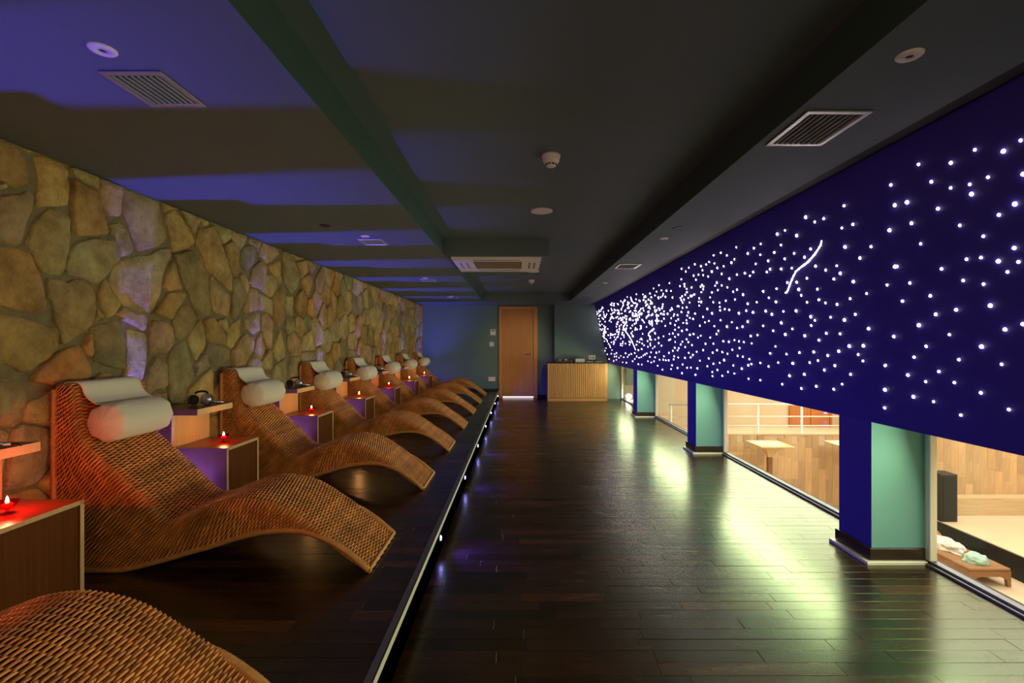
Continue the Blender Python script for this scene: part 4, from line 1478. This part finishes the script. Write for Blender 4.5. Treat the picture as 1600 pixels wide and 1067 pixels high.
light('SPOT', 'table_spot', (3.99, 7.6, 2.9), 1100, (1,.93,.8), shadow_soft_size=.05, spot_size=math.radians(10), spot_blend=.7, target=(3.97, 7.78, -.35))
light('SPOT', 'table_spot', (5.27, 7.6, 2.9), 1100, (1,.93,.8), shadow_soft_size=.05, spot_size=math.radians(10), spot_blend=.7, target=(5.20, 7.78, -.35))

# stage, step, loudspeaker
ZS = -1.38
st = struct(MB().box(6.22, 12.0, REAR, HA, ZF, ZS).obj('floor_stage', M['cream_floor']), 'low cream stage in the hall behind the daybed')
MB().box(6.205, 6.22, REAR, HA, ZF, ZS-.012).obj('riser', M['black'], st)
M['step'] = wood('pale_step', (.56,.42,.24), (.68,.53,.33), (1.2,10,10), .4, 3)
struct(MB().box(6.42, 12.0, 7.42, HA, ZS, -1.11).obj('trim_3', M['step']), 'low pale wooden step on the stage below the wood clad wall')
sp = thing('loudspeaker', (6.345, 7.28, ZS), 'tall black loudspeaker cabinet on the edge of the stage', 'loudspeaker')
MB().box(-.125, .115, -.12, .12, 0, .70, bev=.008).obj('cabinet', mat('speaker_black', (.022,.022,.020), .5), sp)
MB().box(-.105, .095, -.128, -.119, .03, .67, bev=.004).obj('grille', M['black'], sp)

# daybed with headrest and towels
db = thing('daybed', (5.70, 6.5, ZF), 'brown woven daybed below the nearest window in the hall', 'daybed')
poly = [(-.25,.19),(.25,.19),(.25,.0),(.215,.0),(.20,.09),(.12,.125),(-.12,.125),(-.20,.09),(-.215,.0),(-.25,.0)]
for y in (-.62, .60):
    MB().prism(poly[::-1], 'y', y, y+.04).obj('end_frame', M['daybed'], db)
MB().box(-.25, .25, -.62, .64, .19, .225, bev=.008).obj('deck', M['daybed'], db)
MB().box(-.25, -.22, -.58, .60, .11, .19, bev=.004).obj('side_rail', M['daybed'], db)
MB().box(.22, .25, -.58, .60, .11, .19, bev=.004).obj('side_rail', M['daybed'], db)
q = MB(); q.prism([(.30,.225),(.66,.44),(.68,.40),(.36,.20)][::-1], 'x', -.25, .25)
q.obj('headrest', M['daybed'], db)
def crumple(name, loc, sx, sy, sz, m, label, cat, seed):
    bm = bmesh.new()
    bmesh.ops.create_icosphere(bm, subdivisions=4, radius=1.0)
    for v in bm.verts:
        p = v.co.copy()
        n_ = noise.fractal(p*1.9 + Vector((seed,0,0)), .9, 2.0, 4)
        rdg = abs(noise.noise(p*3.2 + Vector((seed*2,3,1))))
        k = 1 + .22*n_ - .30*rdg
        v.co = Vector((p.x*sx*k, p.y*sy*k, max(-.18*sz, p.z*sz*k)))
    me = bpy.data.meshes.new(name); bm.to_mesh(me); bm.free()
    me.materials.append(m)
    me.polygons.foreach_set('use_smooth', [True]*len(me.polygons))
    o = link(name, me, None, loc)
    tag(o, label, cat)
crumple('towel', (5.70, 6.52, ZF+.242), .17, .28, .10, M['towel'], 'long crumpled white towel on the daybed', 'towel', 3.1)
crumple('towel', (5.70, 6.07, ZF+.242), .14, .11, .10, M['mint'], 'crumpled mint green towel near the foot of the daybed', 'towel', 8.7)

# small bright side room behind the farthest window
struct(MB().box(X2+.05, 4.0, HK+.1, FAR+.2, -.3, -.002).obj('floor_side_room', M['cream_floor']), 'pale floor of the side room behind the farthest window')
struct(MB().box(4.0, 4.1, HK+.1, FAR+.2, -.3, 3.3).obj('wall_side_room', M['cream']), 'cream wall of the side room behind the farthest window')
struct(MB().box(X2+.1, 4.1, FAR+.2, FAR+.3, -.3, 3.3).obj('wall_side_room_end', M['cream']), 'cream end wall of the side room')
t = thing('globe_lamp', (2.42, 10.72, 0), 'bright globe lamp on the floor behind the farthest window', 'lamp')
MB().lathe([(.05,0),(.05,.012),(.02,.018),(.02,.03)], seg=18).obj('base', M['metal'], t, smooth=True)
MB().lathe([(.02,.03),(.05,.045),(.068,.085),(.05,.125),(.0,.145)], seg=20, cap=False).obj('globe', M['lamp'], t, smooth=True)
t = thing('wall_mirror', (2.70, FAR+.2, .40), 'grey green framed mirror in the side room behind the farthest window', 'mirror')
MB().box(-.22, .10, -.03, 0, -.12, .30, bev=.004).obj('frame', M['grey'], t)
MB().box(-.20, .08, -.036, -.028, -.10, .28).obj('mirror_glass', M['mirror'], t)
